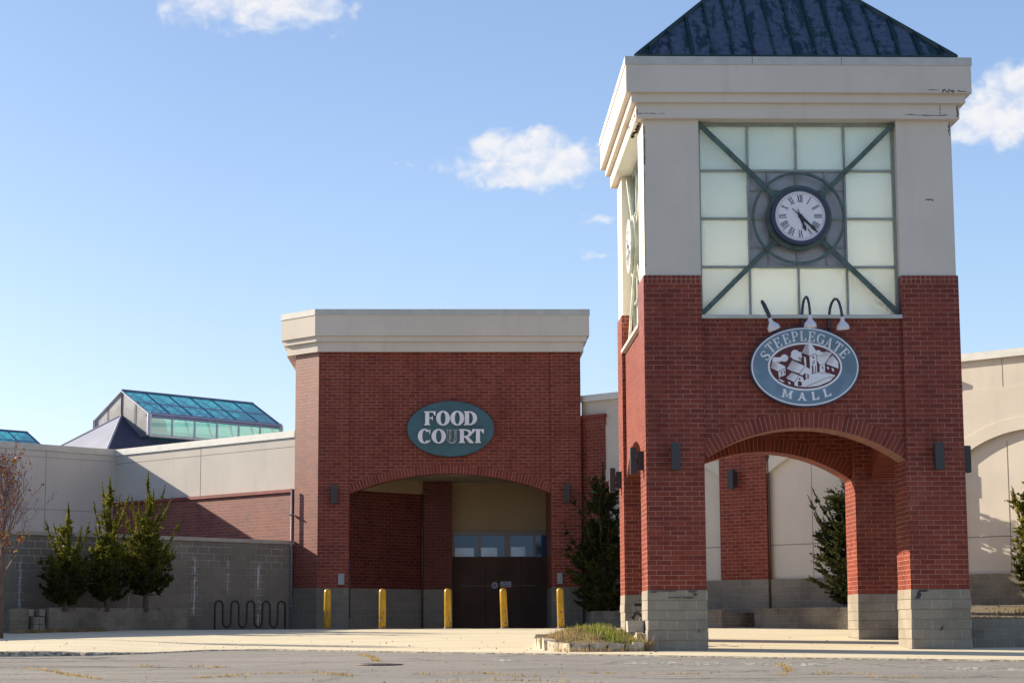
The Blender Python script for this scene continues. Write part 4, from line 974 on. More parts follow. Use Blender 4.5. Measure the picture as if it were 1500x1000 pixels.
t_ = bed(FR, -9.95, -5.28, 1.56, .2, 1.02, 'low dark block planter holding three junipers against the retaining wall')
t_ = thing('broken_planter', 'short broken stepped end of the low dark block planter at the far left', 'planter', FR.p(-10.6, 1.4, .4))
b = MB()
b.obox(FR, -11.05, -10.45, .1, 1.35, .2, 1.06); b.build('block_wall', M['block_bed'], t_)
b = MB()
for u, d, z in ((-10.42, 1.40, .86), (-10.28, 1.42, .65), (-10.10, 1.45, .86), (-10.27, 1.42, .45), (-10.08, 1.44, .45), (-10.10, 1.44, .65)): b.obox(FR, u - .085, u + .085, d - .25, d + .02 * (u * 10 % 3), z, z + .19)
b.build('loose_block', M['block_planter'], t_)

# bike rack
rk_ = thing('bike_rack', 'black wave-shaped bike rack in front of the streaked block wall', 'bike rack', FR.p(-2.4, .85, .45))
b = MB(); P = []; u = -3.74; half = .15; top = 1.18; low = .70; D_ = .85
P.append((u, .35)); P.append((u, top))
for k in range(5):
    for i in range(1, 9): q = pi * i / 8; P.append((u + half - half * cos(q), top + half * sin(q)))
    u2 = u + 2 * half
    if k < 4:
        for i in range(0, 9): q = pi * i / 8; P.append((u2 + half - half * cos(q), low - half * sin(q)))
        u = u2 + 2 * half
P.append((u2, .35))
b.tube([FR.p(a, D_, z) for a, z in P], .030, 8); b.build('wave_tube', M['rack'], rk_, smooth=True)
b = MB()
for a in (P[0][0], P[-1][0]): b.tube([FR.p(a, D_, .40), FR.p(a, D_, .43)], .07, 12)
b.build('foot_plate', M['rack'], rk_)

# ------------------------------------------------------------------ skylights beyond the left wing
def skylight(cx, cy, label):
    s = thing('rooftop_skylight', label, 'skylight', (cx, cy, 6.2), 0, 'glazed skylight lanterns on the mall roof')
    ax = Vector((1, 1, 0)).normalized(); pr = Vector((1, -1, 0)).normalized(); C0 = Vector((cx, cy, 0)); Z = Vector((0, 0, 1)); L2 = 3.30
    def P(a, q, z): v = C0 + ax * a + pr * q + Z * z; return (v.x, v.y, z)
    zr, ze, zb, hw = 9.77, 8.74, 7.90, 1.80; ra = 8.80; run = 5.3; zl = ra - run / sqrt(2) * .735 * 1.0
    # hip roof, ridge between the lantern ends
    rx = run / sqrt(2); zl = ra - rx * .73
    A0, A1 = P(-L2, 0, ra), P(L2, 0, ra); c00 = P(-L2 - rx, -rx, zl); c01 = P(-L2 - rx, rx, zl); c10 = P(L2 + rx, -rx, zl); c11 = P(L2 + rx, rx, zl)
    b = MB(); b.poly([c00, c01, A0]); b.poly([c10, A1, c11]); b.poly([c00, A0, A1, c10]); hr = b.build('hip_roof', M['membrane'], s, recalc=False)
    b = MB(); b.poly([c01, c11, A1, A0]); b.build('shaded_roof_slope', M['membrane_shaded'], s, recalc=False)
    b = MB(); b.tube([c01, A0, c00], .05, 6); b.build('hip_ridge', M['membrane'], hr)
    for e in (-1, 1):
        b = MB(); a0, a1 = sorted((e * (L2 + .0), e * (L2 - .08)))
        pts = [(-hw, zb - .25), (hw, zb - .0), (hw, ze), (0, zr), (-hw, ze)]
        vs = [P(a0, q, z) for q, z in pts] + [P(a1, q, z) for q, z in pts]; n = 5
        b.shell(vs, [tuple(range(n)), tuple(range(2 * n - 1, n - 1, -1))] + [(i, n + i, n + (i + 1) % n, (i + 1) % n) for i in range(n)])
        gb = b.build('gable_end', M['sheet'], s)
        b = MB(); aa = e * (L2 + .02)
        b.tube([P(aa, -hw, ze), P(aa, 0, zr), P(aa, hw, ze), P(aa, hw, zb)], .045, 6); b.build('gable_trim', M['sky_frame_pale'], gb)
        b = MB(); b.tube([P(aa, .0, 8.85), P(aa, .0, zr)], .02, 6); b.tube([P(aa, -.9, 8.4), P(aa, -.9, 9.2)], .01, 5); b.tube([P(aa, .9, 8.3), P(aa, .9, 9.2)], .01, 5); b.build('sheet_seam', M['joint'], gb)
    n = 6; st = 2 * L2 / n
    for sgn in (1, -1):
        b = MB(); b.poly([P(-L2, sgn * hw, ze), P(L2, sgn * hw, ze), P(L2, 0, zr), P(-L2, 0, zr)]); b.build('roof_glass', M['glass_roof'], s, recalc=False)
        b = MB(); b.poly([P(-L2, sgn * hw, zb), P(L2, sgn * hw, zb), P(L2, sgn * hw, ze), P(-L2, sgn * hw, ze)]); b.build('side_glass', M['glass_side'], s, recalc=False)
        b = MB()
        for i in range(n + 1):
            a = -L2 + st * i; b.tube([P(a, sgn * (hw + .01), ze), P(a, 0, zr + .01)], .035, 6)
        b.tube([P(-L2, sgn * (hw * .5), (ze + zr) / 2 + .01), P(L2, sgn * hw * .5, (ze + zr) / 2 + .01)], .025, 6)
        b.tube([P(-L2, 0, zr + .02), P(L2, 0, zr + .02)], .055, 6); b.tube([P(-L2, sgn * (hw + .02), ze), P(L2, sgn * (hw + .02), ze)], .075, 6); b.tube([P(-L2, sgn * (hw + .02), ze - .1), P(L2, sgn * (hw + .02), ze - .1)], .05, 6)
        b.build('roof_bars', M['sky_frame'], s)
        b = MB()
        for i in range(n + 1): a = -L2 + st * i; b.tube([P(a, sgn * (hw + .01), zb), P(a, sgn * (hw + .01), ze)], .045 if 0 < i < n else .09, 6)
        b.tube([P(-L2, sgn * (hw + .02), zb), P(L2, sgn * (hw + .02), zb)], .06, 6)
        b.build('side_bars', M['sky_frame_pale'], s)
    b = MB()      # trusses seen through the glass
    for i in range(n):
        a = -L2 + st * (i + .5)
        b.tube([P(a - st * .5, hw * .9, ze - .05), P(a, 0, zr - .1), P(a + st * .5, hw * .9, ze - .05)], .04, 5); b.tube([P(a - st * .5, -hw * .9, ze - .05), P(a, 0, zr - .1)], .04, 5)
        b.tube([P(a, -hw * .9, zb + .1), P(a, hw * .9, ze - .1)], .035, 5)
    b.tube([P(-L2, 0, ze - .1), P(L2, 0, ze - .1)], .06, 5); b.build('truss', M['sky_frame'], s)
    return s
skylight(-10.50, 81.14, 'blue-green glass skylight lantern with grey gable end above the left wing')
skylight(-22.3, 93.2, 'farther skylight lantern, only its glass end showing at the left edge')

# ------------------------------------------------------------------ right wing with arched bays
FC = Frame((4.1, 62.8), radians(-135))
right = thing('mall_wing', 'beige stucco wing with arched bays and brick pilasters behind the clock tower', 'building', (12, 58, .4))
LC = 25.5
b = MB(); b.obox(FC, 0.02, LC, -7, -.12, .1, 7.48); SB = b; SB.m = 1
b = MB(); b.obox(FC, 0.02, LC, -.117, -.03, 6.70, 7.49); b.build('parapet_band', M['stucco_right'], right)
b = MB(); b.obox(FC, 0.02, LC, -.4, .10, 7.49, 7.69); b.build('coping', M['cap_white'], right)
pil = [.07, 6.29, 12.51, 18.73, 24.95]
for k, uc in enumerate(pil):
    u0, u1 = max(uc - .845, .0), uc + .845 if k else 1.03
    b = MB(); b.obox(FC, u0, u1, -.117, .055, 1.84, 6.95); pl = b.build('brick_pilaster', M['brick_wing'], right)
    b = MB(); b.obox(FC, u0 - .03 * (k > 0), u1 + .04, -.117, .13, 6.95, 7.06); b.build('coping', M['coping_red'], pl)
    b = MB(); b.obox(FC, u0 + .003, u1 + .02, -.10, .085, .1, 1.84); b.build('block_base', M['block_wing'], pl)
for k in range(4):
    uc = (pil[k] + pil[k + 1]) / 2
    b = MB(); spandrel(b, FC, 2.264, 4.85, .72, 6.70, 0, -.117, uc); b.build('arched_panel', M['stucco_right'], right)
    b = MB(); ring(b, FC, 2.264, 4.85, .72, .33, .022, -.119, uc); b.build('arch_trim', M['stucco_right'], right)
b = MB(); b.obox(FC, .03, LC, -.11, .02, .1, 1.838); b.build('block_base', M['block_wing'], right)
b = SB
for k in range(4):
    u0, u1 = pil[k] + .85, pil[k + 1] - .85; uc = (u0 + u1) / 2
    b.obox(FC, u0, u1, -.12, -.116, 2.80, 2.82)
    for u in (uc - .82, uc + .82): b.obox(FC, u, u + .014, -.12, -.115, 1.84, 5.3)
    for u in (uc - .82, uc + .82): b.obox(FC, u, u + .014, -.03, -.026, 6.72, 7.48)
b.build('stucco_wall', (M['stucco_right'], M['joint']), right)
P_ = FC.p(6.05, .055, 4.75); wall_lamp(P_, radians(-135), 'dark box lamp on the brick pilaster seen through the tower arch')
P_ = FC.p(12.45, .055, 4.75); wall_lamp(P_, radians(-135), 'dark box lamp on the brick pilaster hidden behind the right tower pier')
for u, z, mt, lb, nm in ((.62, 5.06, 'red_lamp', 'small red alarm lamp on the brick pilaster beside the food court', 'alarm_lamp'), (.60, 4.68, 'green_lamp', 'small green alarm lamp below the red one beside the food court', 'alarm_lamp')):
    t_ = thing(nm, lb, 'alarm lamp', FC.p(u, .055, z)); p_ = FC.p(u, .09, z)
    b = MB(); b.lathe((p_[0], p_[1], p_[2] - .05), [(0, 0), (.06, 0), (.06, .05), (.045, .09), (0, .10)], 14); b.build('lens', M[mt], t_, smooth=False)
    b = MB(); b.obox(FC, u - .05, u + .05, .055, .09, z - .06, z + .06); b.build('back_plate', M['lamp_box'], t_)
t_ = thing('downspout', 'brown vertical downspout right of the brick pilaster seen through the tower arch', 'downspout', FC.p(7.22, .1, .9))
b = MB(); b.tube([FC.p(7.18, .0, 1.0), FC.p(7.18, .0, 6.6)], .032, 8); b.build('pipe', M['pipe_brown'], t_, smooth=True)
bed(FC, 7.41, 16.6, 1.13, .1, .93, 'long low block planter at the foot of the pale wall behind the tower', mat='block_bed')
bed(FC, 2.0, 6.85, 1.9, .1, .90, 'low block planter under the dark juniper right of the food court', mat='block_bed')

# near planter right of the tower
t_ = thing('planter_wall', 'dark blue-grey block planter front touching the right tower pier', 'planter', (13, 42.3, 0))
b = MB(); b.box(10.79, 19, 42.2, 42.4, -.4, .62); b.box(10.79, 10.99, 42.402, 50, -.4, .617); b.build('block_wall', M['block_planter'], t_)
b = MB(); n = 12
for i in range(n):
    y0, y1 = 42.4 + i * .75, 42.4 + (i + 1) * .75
    f_ = lambda y: .56 + .045 * (y - 42.4)
    b.poly([(10.98, y0, f_(y0)), (19, y0, f_(y0)), (19, y1, f_(y1)), (10.98, y1, f_(y1))])
b.build('soil', M['soil'], t_)

# grass island left of the tower
IS = [(2.02, 42.35), (2.5, 41.75), (3.95, 41.55), (4.02, 46.5), (3.1, 47.6), (2.2, 46.4), (1.85, 44.2)]
t_ = thing('grass_island', 'small weedy bed edged with rough stones at the left foot of the tower', 'flower bed', (3, 44, .05))
b = MB(); rq = random.Random(8)
n = len(IS); ic = (sum(p[0] for p in IS) / n, sum(p[1] for p in IS) / n)
for i in range(n):
    a, c = Vector(IS[i]), Vector(IS[(i + 1) % n]); L_ = (c - a).length; k = max(1, int(L_ / .34)); dv = (c - a) / k; nn_ = Vector((dv.y, -dv.x)).normalized()
    for j in range(k):
        p0 = a + dv * (j + .04); p1 = a + dv * (j + .96); o1 = nn_ * rq.uniform(.0, .05); o2 = -nn_ * .2
        h0, h1 = .22 + rq.uniform(-.03, .03), .22 + rq.uniform(-.03, .03); z0 = sw(a.x, a.y) - .05
        q0, q1, q2, q3 = p0 + o1, p1 + o1, p1 + o2, p0 + o2
        b.hexa([(q0.x, q0.y, z0), (q1.x, q1.y, z0), (q2.x, q2.y, z0), (q3.x, q3.y, z0), (q0.x + .01, q0.y + .02, z0 + h0), (q1.x - .01, q1.y + .02, z0 + h1), (q2.x, q2.y, z0 + h1), (q3.x, q3.y, z0 + h0)])
b.build('edging_stone', M['rock'], t_)
def isl_r(dx, dy):
    best = 9
    for m_ in range(n):
        (x1, y1), (x2, y2) = IS[m_], IS[(m_ + 1) % n]; ex, ey = x2 - x1, y2 - y1; den = dx * ey - dy * ex
        if abs(den) < 1e-9: continue
        tt = ((x1 - ic[0]) * ey - (y1 - ic[1]) * ex) / den; ss = ((x1 - ic[0]) * dy - (y1 - ic[1]) * dx) / den
        if tt > 0 and -.001 <= ss <= 1.001: best = min(best, tt)
    return best
def mound(x, y):
    dx, dy = x - ic[0], y - ic[1]; r = math.hypot(dx, dy)
    f = 0 if r < 1e-6 else r / max(isl_r(dx / r, dy / r), .01)
    return sw(x, y) + .08 + (.16 + .17 * min(max((x - 2.2) / 1.3, 0), 1)) * max(0, 1 - f ** 2.2) + .015 * sin(x * 5) * sin(y * 3)
b = MB(); K = 14
for i in range(K):
    for j in range(28):
        f0 = i / K; f1 = (i + 1) / K; a0 = 2 * pi * j / 28; a1 = 2 * pi * (j + 1) / 28
        def pt(f, a):
            dx, dy = cos(a), sin(a); best = isl_r(dx, dy)
            r = best * f * .97; return (ic[0] + dx * r, ic[1] + dy * r, mound(ic[0] + dx * r, ic[1] + dy * r))
        b.poly([pt(f0, a0), pt(f1, a0), pt(f1, a1), pt(f0, a1)] if i else [pt(0, 0), pt(f1, a0), pt(f1, a1)])
b.build('soil', M['soil'], t_)
t_ = thing('block_stack', 'pale rough block stack wedged between the weedy bed and the tower pier', 'blocks', (3.95, 42.2, .1))
b = MB(); b.hexa([(3.72, 42.35, .38), (4.05, 42.35, .38), (4.05, 42.75, .38), (3.72, 42.75, .38), (3.71, 42.36, .61), (4.05, 42.36, .62), (4.05, 42.75, .62), (3.71, 42.75, .61)]); b.build('top_block', M['seat_block'], t_)
b = MB(); b.hexa([(3.84, 42.0, -.05), (4.06, 42.0, -.05), (4.06, 42.5, -.05), (3.84, 42.5, -.05), (3.87, 42.02, .37), (4.05, 42.04, .34), (4.05, 42.5, .37), (3.86, 42.5, .37)]); b.build('lower_block', M['rock'], t_)

# ------------------------------------------------------------------ bollards
def bollard(x, lab, tilt=0, hh=1.13):
    z = sw(x, 57.5); g_ = thing('bollard', lab, 'bollard', (x, 57.5, z), 0, 'yellow steel bollards in front of the food court'); g_.rotation_euler = (0, tilt, 0)
    b = MB(); b.lathe((0, 0, 0), [(.0, -.1), (.10, -.1), (.10, hh - .09), (.092, hh - .045), (.07, hh - .015), (.035, hh - .001), (0, hh)], 28); pb_ = b
    b = MB(); b.lathe((0, 0, 0), [(.103, -.02), (.118, -.02), (.112, .045), (.103, .05)], 20); b.build('rust_collar', M['manhole'], g_, local=True, smooth=True)
    q = random.Random(int(x * 100)); b = pb_; b.m = 1
    for k in range(7):
        a = -pi / 2 + q.uniform(-.9, .9); z0 = q.choice((.1, .16, .25, .45, .48, .3)); s = q.uniform(.012, .035)
        pts = [(.1015 * cos(a + s * 9 * cos(w_) * q.uniform(.6, 1)), .1015 * sin(a + s * 9 * cos(w_)), z0 + s * 1.4 * sin(w_) * q.uniform(.6, 1.2)) for w_ in [2 * pi * i / 9 for i in range(9)]]
        b.poly(pts)
    b.build('post', (M['yellow'], M['manhole']), g_, local=True, smooth=True)
bollard(-3.46, 'yellow bollard at the far left end of the row of five', .012); bollard(-1.90, 'second yellow bollard from the left, before the dark foyer brick')
bollard(-.05, 'middle yellow bollard, before the foyer column', -.004); bollard(1.55, 'yellow bollard leaning left below the notices on the boarded doors', -.035); bollard(3.15, 'yellow bollard at the right end beside the weedy bed', -.02)

# manhole
def asp(px, py):
    d = Wd + Rv * ((px - 750) / 2950) - Uv * ((py - 500) / 2950); s = (ZC + 1.08) / (.025 * d.y - d.z); return (d.x * s, d.y * s)
mx_, my_ = asp(556, 973); mh = thing('manhole_cover', 'rusty round manhole cover set in the cracked asphalt', 'manhole cover', (mx_, my_, za(my_)))
b = MB(); b.lathe((0, 0, 0), [(0, .014), (.33, .014), (.335, .004)], 30); b.build('lid', M['manhole'], mh, local=True)
b = MB(); b.lathe((0, 0, 0), [(.345, .006), (.345, .022), (.40, .018), (.41, .003)], 30); b.build('ring', M['manhole'], mh, local=True)

# ------------------------------------------------------------------ bicycle parked in the tower
bk = thing('bicycle', 'black bicycle parked inside the tower, mostly hidden by its left pier', 'bicycle', (4.12, 44.5, .10), radians(62))
def wheel(x):
    b = MB(); b.tube([(x + .33 * cos(2 * pi * i / 36), 0, .34 + .33 * sin(2 * pi * i / 36)) for i in range(37)], .018, 6, False); w_ = b.build('wheel', M['rubber'], bk, local=True)
    b = MB()
    for i in range(14): a = 2 * pi * i / 14; b.tube([(x, .02 * (-1) ** i, .34), (x + .32 * cos(a), 0, .34 + .32 * sin(a))], .0025, 4)
    b.tube([(x, -.05, .34), (x, .05, .34)], .02, 8); b.build('spokes', M['steel'], w_, local=True)
wheel(0); wheel(1.05)
b = MB()
for a, c in (((0, 0, .34), (.42, 0, .28)), ((.42, 0, .28), (.26, 0, .80)), ((.28, 0, .72), (.88, 0, .74)), ((.42, 0, .28), (.90, 0, .62)), ((0, 0, .34), (.28, 0, .72)), ((.87, 0, .80), (1.05, 0, .34))): b.tube([a, c], .017, 6)
b.build('frame', M['black'], bk, local=True)
b = MB(); b.tube([(.26, 0, .78), (.24, 0, .84)], .014, 6); b.hexa([(.04, -.085, .84), (.32, -.03, .85), (.32, .03, .85), (.04, .085, .84), (.03, -.09, .90), (.33, -.025, .89), (.33, .025, .89), (.03, .09, .90)]); b.build('saddle', M['rubber'], bk, local=True)
b = MB(); b.tube([(.86, 0, .80), (.84, 0, .98)], .014, 6); b.tube([(.74, -.28, .98), (.84, -.12, 1.0), (.84, .12, 1.0), (.74, .28, .98)], .013, 6); b.build('handlebar', M['black'], bk, local=True)
b = MB(); b.tube([(-.30, 0, .62)] + [(.37 * cos(radians(q)), 0, .34 + .37 * sin(radians(q))) for q in range(140, 20, -12)], .022, 5); b.build('mudguard', M['black'], bk, local=True)
b = MB(); b.tube([(.42, 0, .28), (.42, .08, .28), (.50, .08, .14)], .012, 6); b.tube([(.42, 0, .28), (.42, -.08, .28), (.34, -.08, .42)], .012, 6); b.build('pedals', M['black'], bk, local=True)

# ------------------------------------------------------------------ plants
class Leafy:
    def __init__(s): s.v = []; s.f = []
    def blade(s, p, d, L, w, rnd):
        n = d.cross(Vector((rnd.uniform(-1, 1), rnd.uniform(-1, 1), rnd.uniform(-1, 1))))
        if n.length < 1e-4: return
        n = n.normalized() * w; k = len(s.v)
        s.v += [p - n * .5, p + n * .5, p + d * L * .55 + n * .62, p + d * L, p + d * L * .55 - n * .62]
        s.f.append((k, k + 1, k + 2, k + 3, k + 4))
    def build(s, name, mat, parent=None, off=None):
        me = bpy.data.meshes.new(name); o_ = off or Vector((0, 0, 0))
        me.from_pydata([v - o_ for v in s.v], [], s.f); me.update(); me.materials.append(mat)
        o = bpy.data.objects.new(name, me); link(o); o.parent = parent; return o
def spray(lf, p0, p1, rnd, size, dens, lift=.25, sp=.75):
    d = p1 - p0; L = d.length; dn = d.normalized(); n = max(2, int(L * dens))
    for i in range(n):
        s = (i + rnd.random()) / n; p = p0 + d * s; r = size * (1.25 - s * .85)
        for _ in range(8):
            q = (dn * rnd.uniform(.4, 1.1) + Vector((rnd.gauss(0, sp), rnd.gauss(0, sp), rnd.gauss(lift, sp * .8)))).normalized()
            lf.blade(p + q * r * rnd.uniform(-.1, .2), q, r * rnd.uniform(.7, 1.4), r * rnd.uniform(.32, .60), rnd)
def juniper(loc, hgt, wid, seed, label, mat='juniper', nb=74, cone=True, skirt=.10, lean=0., dens=17, horns=9, trunk=.3, group='dark junipers along the mall walls', full=1.):
    rnd = random.Random(seed); g = thing('juniper_tree', label, 'tree', loc, 0, group)
    lf = Leafy(); tb = MB(); br = MB()
    top = Vector((lean, 0, hgt)); tr = [Vector((lean * (i / 8) ** 2 + (rnd.uniform(-.03, .03) if 0 < i < 8 else 0), rnd.uniform(-.03, .03) if i else 0, hgt * i / 8)) for i in range(9)]
    tb.tube(tr, [.075 * (1 - i / 9.) + .008 for i in range(9)], 8)
    def at(h): q = min(max(h / hgt * 8, 0), 7.999); i = int(q); return tr[i].lerp(tr[i + 1], q - i)
    def branch(h, az, reach, rise, size, sp=.75, side=.85):
        p0 = at(h); out = Vector((cos(az), sin(az), 0)); P = []
        for i in range(7):
            s = i / 6; P.append(p0 + out * reach * (s ** .85) + Vector((0, 0, rise * s ** 1.7 - .06 * sin(pi * s))) + Vector((rnd.uniform(-.03, .03), rnd.uniform(-.03, .03), 0)) * (s > 0))
        br.tube(P, [.018 * (1 - i / 7.) + .003 for i in range(7)], 4, False)
        for i in range(1, 6):
            if i >= 2 or reach < .5: spray(lf, P[i], P[i + 1], rnd, size * (1.05 - .09 * i), dens * (1 if sp > .6 else 1.5), .25, sp)
            if i >= 2 and i < 6:
                for sgn in (-1, 1):
                    if rnd.random() < side * full:
                        sd = (out * .8 + Vector((-out.y, out.x, 0)) * sgn * rnd.uniform(.5, 1.1) + Vector((0, 0, rnd.uniform(.1, .7)))).normalized()
                        spray(lf, P[i], P[i] + sd * rnd.uniform(.16, .36) * (wid / 1.8) * (1.2 - i * .1), rnd, size * .85, dens)
    for k in range(nb):
        f = (k + rnd.random()) / nb; h = hgt * (skirt + ((.60 if cone else .53) - skirt) * f)
        prof = (.62 if cone else .74) + .42 * sin(pi * min(f * 1.15, 1)) - .40 * f
        branch(h, k * 2.399 + rnd.uniform(-.4, .4), wid * .5 * prof * rnd.uniform(.55, 1.12), wid * .5 * prof * rnd.uniform(.25, 1.0) + .04, .10)
    for k in range(int(nb * (.26 if cone else .08))):
        f = rnd.random(); branch(hgt * (.58 + .26 * f), rnd.uniform(0, 2 * pi), wid * .5 * ((.50 if cone else .30) - .26 * f) * rnd.uniform(.6, 1.3), hgt * rnd.uniform(.05, .14), .08)
    for k in range(horns):       # upswept shoots that break the outline
        a = 2 * pi * k / horns + rnd.uniform(-.3, .3); f = rnd.uniform(.34, .62)
        branch(hgt * f, a, wid * .5 * rnd.uniform(.55, 1.15) * (1.12 - f * .5), hgt * rnd.uniform(.24, .40), .100, .42, .25)
    spray(lf, at(hgt * .55), at(hgt * .8), rnd, .15, dens * 1.6); spray(lf, at(hgt * .78), at(hgt * .93), rnd, .11, dens * 2, .25, .5); spray(lf, at(hgt * .90), top + Vector((0, 0, .14)), rnd, .075, dens * 2.4, .3, .4)
    for i in range(int(26 * full)):   # bare inner twigs low down
        h = hgt * rnd.uniform(.06, .45); a = rnd.uniform(0, 2 * pi); q = at(h); r = wid * rnd.uniform(.15, .4)
        br.tube([q, q + Vector((cos(a) * r * .5, sin(a) * r * .5, .05)), q + Vector((cos(a) * r, sin(a) * r, rnd.uniform(.05, .3)))], [.01, .006, .002], 3, False)
    tk = tb.build('trunk', M['bark'], g, local=True, smooth=True); br.build('branches', M['bark'], tk, local=True)
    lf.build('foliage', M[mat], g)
    return g
GL = 'dark junipers in the planter by the retaining wall'
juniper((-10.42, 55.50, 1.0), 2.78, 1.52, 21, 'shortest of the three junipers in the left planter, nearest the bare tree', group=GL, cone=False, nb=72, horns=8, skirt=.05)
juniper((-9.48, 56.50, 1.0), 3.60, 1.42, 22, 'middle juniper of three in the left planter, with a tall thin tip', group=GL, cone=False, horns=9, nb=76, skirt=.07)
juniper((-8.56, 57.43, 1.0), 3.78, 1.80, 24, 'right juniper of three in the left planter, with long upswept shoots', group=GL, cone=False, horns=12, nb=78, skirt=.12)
GR = 'dark junipers along the right wing'
juniper((4.62, 60.60, .85), 4.45, 2.75, 31, 'tall dark juniper standing between the food court and the tower', group=GR, mat='juniper_shaded', nb=96, skirt=.01, horns=10)
juniper((11.10, 54.85, .95), 4.15, 3.0, 32, 'dark juniper seen through the tower arch against the pale wall', group=GR, mat='juniper_shaded', nb=110, skirt=.02, horns=16)
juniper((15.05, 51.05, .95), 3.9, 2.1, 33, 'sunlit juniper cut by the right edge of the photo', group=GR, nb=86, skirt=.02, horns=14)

# young deciduous tree at the left edge
def bare_tree(loc, seed):
    rnd = random.Random(seed); g = thing('young_tree', 'slender young street tree, mostly bare with a few orange leaves, at the left edge', 'tree', loc)
    tb, br, tw = MB(), MB(), MB(); lf = Leafy(); bud = Leafy()
    def grow(p, d, L, r, lvl):
        P = [p]; q = d.copy(); n = 6
        for i in range(n):
            q = (q + Vector((rnd.gauss(0, .09), rnd.gauss(0, .09), .07 + .02 * lvl))).normalized(); P.append(P[-1] + q * L / n)
        R = [r * (1 - .75 * i / n) for i in range(n + 1)]
        (br if lvl < 2 else tw).tube(P, R, 6 if lvl < 2 else 4, False)
        if lvl < 4:
            m_ = (7, 5, 3, 2)[lvl]
            for k in range(m_):
                s = .22 + .75 * (k + rnd.random()) / m_; i = min(int(s * n), n - 1); c = P[i].lerp(P[i + 1], s * n - i)
                a = rnd.uniform(0, 2 * pi); o = q.orthogonal(); o.rotate(Matrix.Rotation(a, 3, q)); nd = (q * rnd.uniform(.75, 1.2) + o * rnd.uniform(.5, .85)).normalized()
                grow(c, nd, L * rnd.uniform(.38, .60), max(r * (1 - .75 * s) * .6, .0032), lvl + 1)
        if lvl >= 2:
            for i in range(1, n + 1):
                if rnd.random() < .7: b_ = Vector((rnd.gauss(0, 1), rnd.gauss(0, 1), rnd.gauss(0, 1))).normalized(); bud.blade(P[i], b_, .022, .018, rnd)
                h = P[i].z
                if rnd.random() < (1.3 if h < 2.1 else .3 if h < 2.6 else .02):
                    for _ in range(3): b_ = Vector((rnd.gauss(0, 1), rnd.gauss(0, 1), rnd.gauss(-.5, .6))).normalized(); lf.blade(P[i], b_, rnd.uniform(.05, .085), rnd.uniform(.03, .045), rnd)
    T_ = [Vector((0, 0, -.1)), Vector((.01, 0, .7)), Vector((0, .01, 1.25)), Vector((.01, 0, 2.2)), Vector((0, 0, 3.0)), Vector((.02, 0, 3.6))]
    tb.tube(T_, [.10, .082, .07, .052, .034, .02], 9)
    for k in range(22):
        h = 1.45 + 2.1 * k / 21; a = k * 2.4 + rnd.uniform(-.3, .3); sp = .55 - .32 * k / 21
        p = Vector((0, 0, h)); d = Vector((cos(a) * sp, sin(a) * sp, .85)).normalized(); grow(p, d, (1.60 - .75 * k / 21) * rnd.uniform(.8, 1.1), .024 - .008 * k / 21, 1)
    grow(T_[-1], Vector((.02, 0, 1)), .9, .02, 1)
    tk = tb.build('trunk', M['bark'], g, local=True, smooth=True); br.build('branches', M['twig'], tk, local=True); tw.build('twigs', M['twig'], tk, local=True)
    lf.build('leaves', M['leaf'], g); bud.build('buds', M['twig'], g)
bare_tree((-10.98, 50.0, sw(-10.98, 50) - .02), 6)

# grasses
def tuft(lf, x, y, z, n, h, sp, rnd):
    for _ in range(n):
        d = Vector((rnd.gauss(0, .38), rnd.gauss(0, .38), 1)).normalized(); lf.blade(Vector((x + rnd.gauss(0, sp), y + rnd.gauss(0, sp), z - .01)), d, h * rnd.uniform(.5, 1.2), h * rnd.uniform(.05, .10) + (.006 if h < .09 else 0), rnd)
rnd = random.Random(4); gl, dl, ol = Leafy(), Leafy(), Leafy()
for k in range(1500):
    x_ = rnd.uniform(2.0, 4.0); y_ = rnd.uniform(41.7, 47)
    r_c = math.hypot(x_ - ic[0], y_ - ic[1])
    if r_c > isl_r((x_ - ic[0]) / r_c, (y_ - ic[1]) / r_c) * .97: continue
    gr = math.exp(-((x_ - 3.45) / .62) ** 2) * (.55 + .45 * sin(x_ * 7 + y_ * 2)); z_ = mound(x_, y_)
    if rnd.random() < gr * .8: tuft(gl, x_, y_, z_, 8, .15 * rnd.uniform(.5, 1.3), .06, rnd)
    elif rnd.random() < .55: tuft(dl, x_, y_, z_, 6, .11 * rnd.uniform(.4, 1.5), .08, rnd)
    elif rnd.random() < .2: tuft(ol, x_, y_, z_, 3, .10, .04, rnd)
for k in range(50): x_ = rnd.uniform(2.0, 4.0); tuft(dl, x_, 41.50 + .5 * max(0, 2.6 - x_) + rnd.uniform(-.04, .1), sw(x_, 41.6), 5, .12, .05, rnd)
for k in range(16): tuft(dl, 4.06 + rnd.uniform(-.03, .03), 41.62 + rnd.uniform(-.03, .02), 0, 4, .42 * rnd.uniform(.4, 1), .02, rnd)
for k in range(260):   # right planter
    x_ = rnd.uniform(10.95, 15); y_ = rnd.uniform(42.5, 50); z_ = .56 + .045 * (y_ - 42.4)
    tuft(dl, x_, y_, z_, 5, .075, .08, rnd)
    if rnd.random() < .2: tuft(gl, x_, y_, z_, 5, .15, .06, rnd)
for k in range(150):   # far left strip before the planter
    u = rnd.uniform(-11.2, -8.2); p_ = FR.p(u, 1.62 + rnd.uniform(0, .35), 0); tuft(dl, p_[0], p_[1], sw(p_[0], p_[1]), 7, .13, .06, rnd)
tag(gl.build('green_grass', M['grass']), 'short green grass on the weedy bed by the tower', 'grass', kind='stuff')
tag(dl.build('dry_grass', M['dry_grass']), 'dry straw-coloured grass in the beds and along the walls', 'grass', kind='stuff')
wl = Leafy()
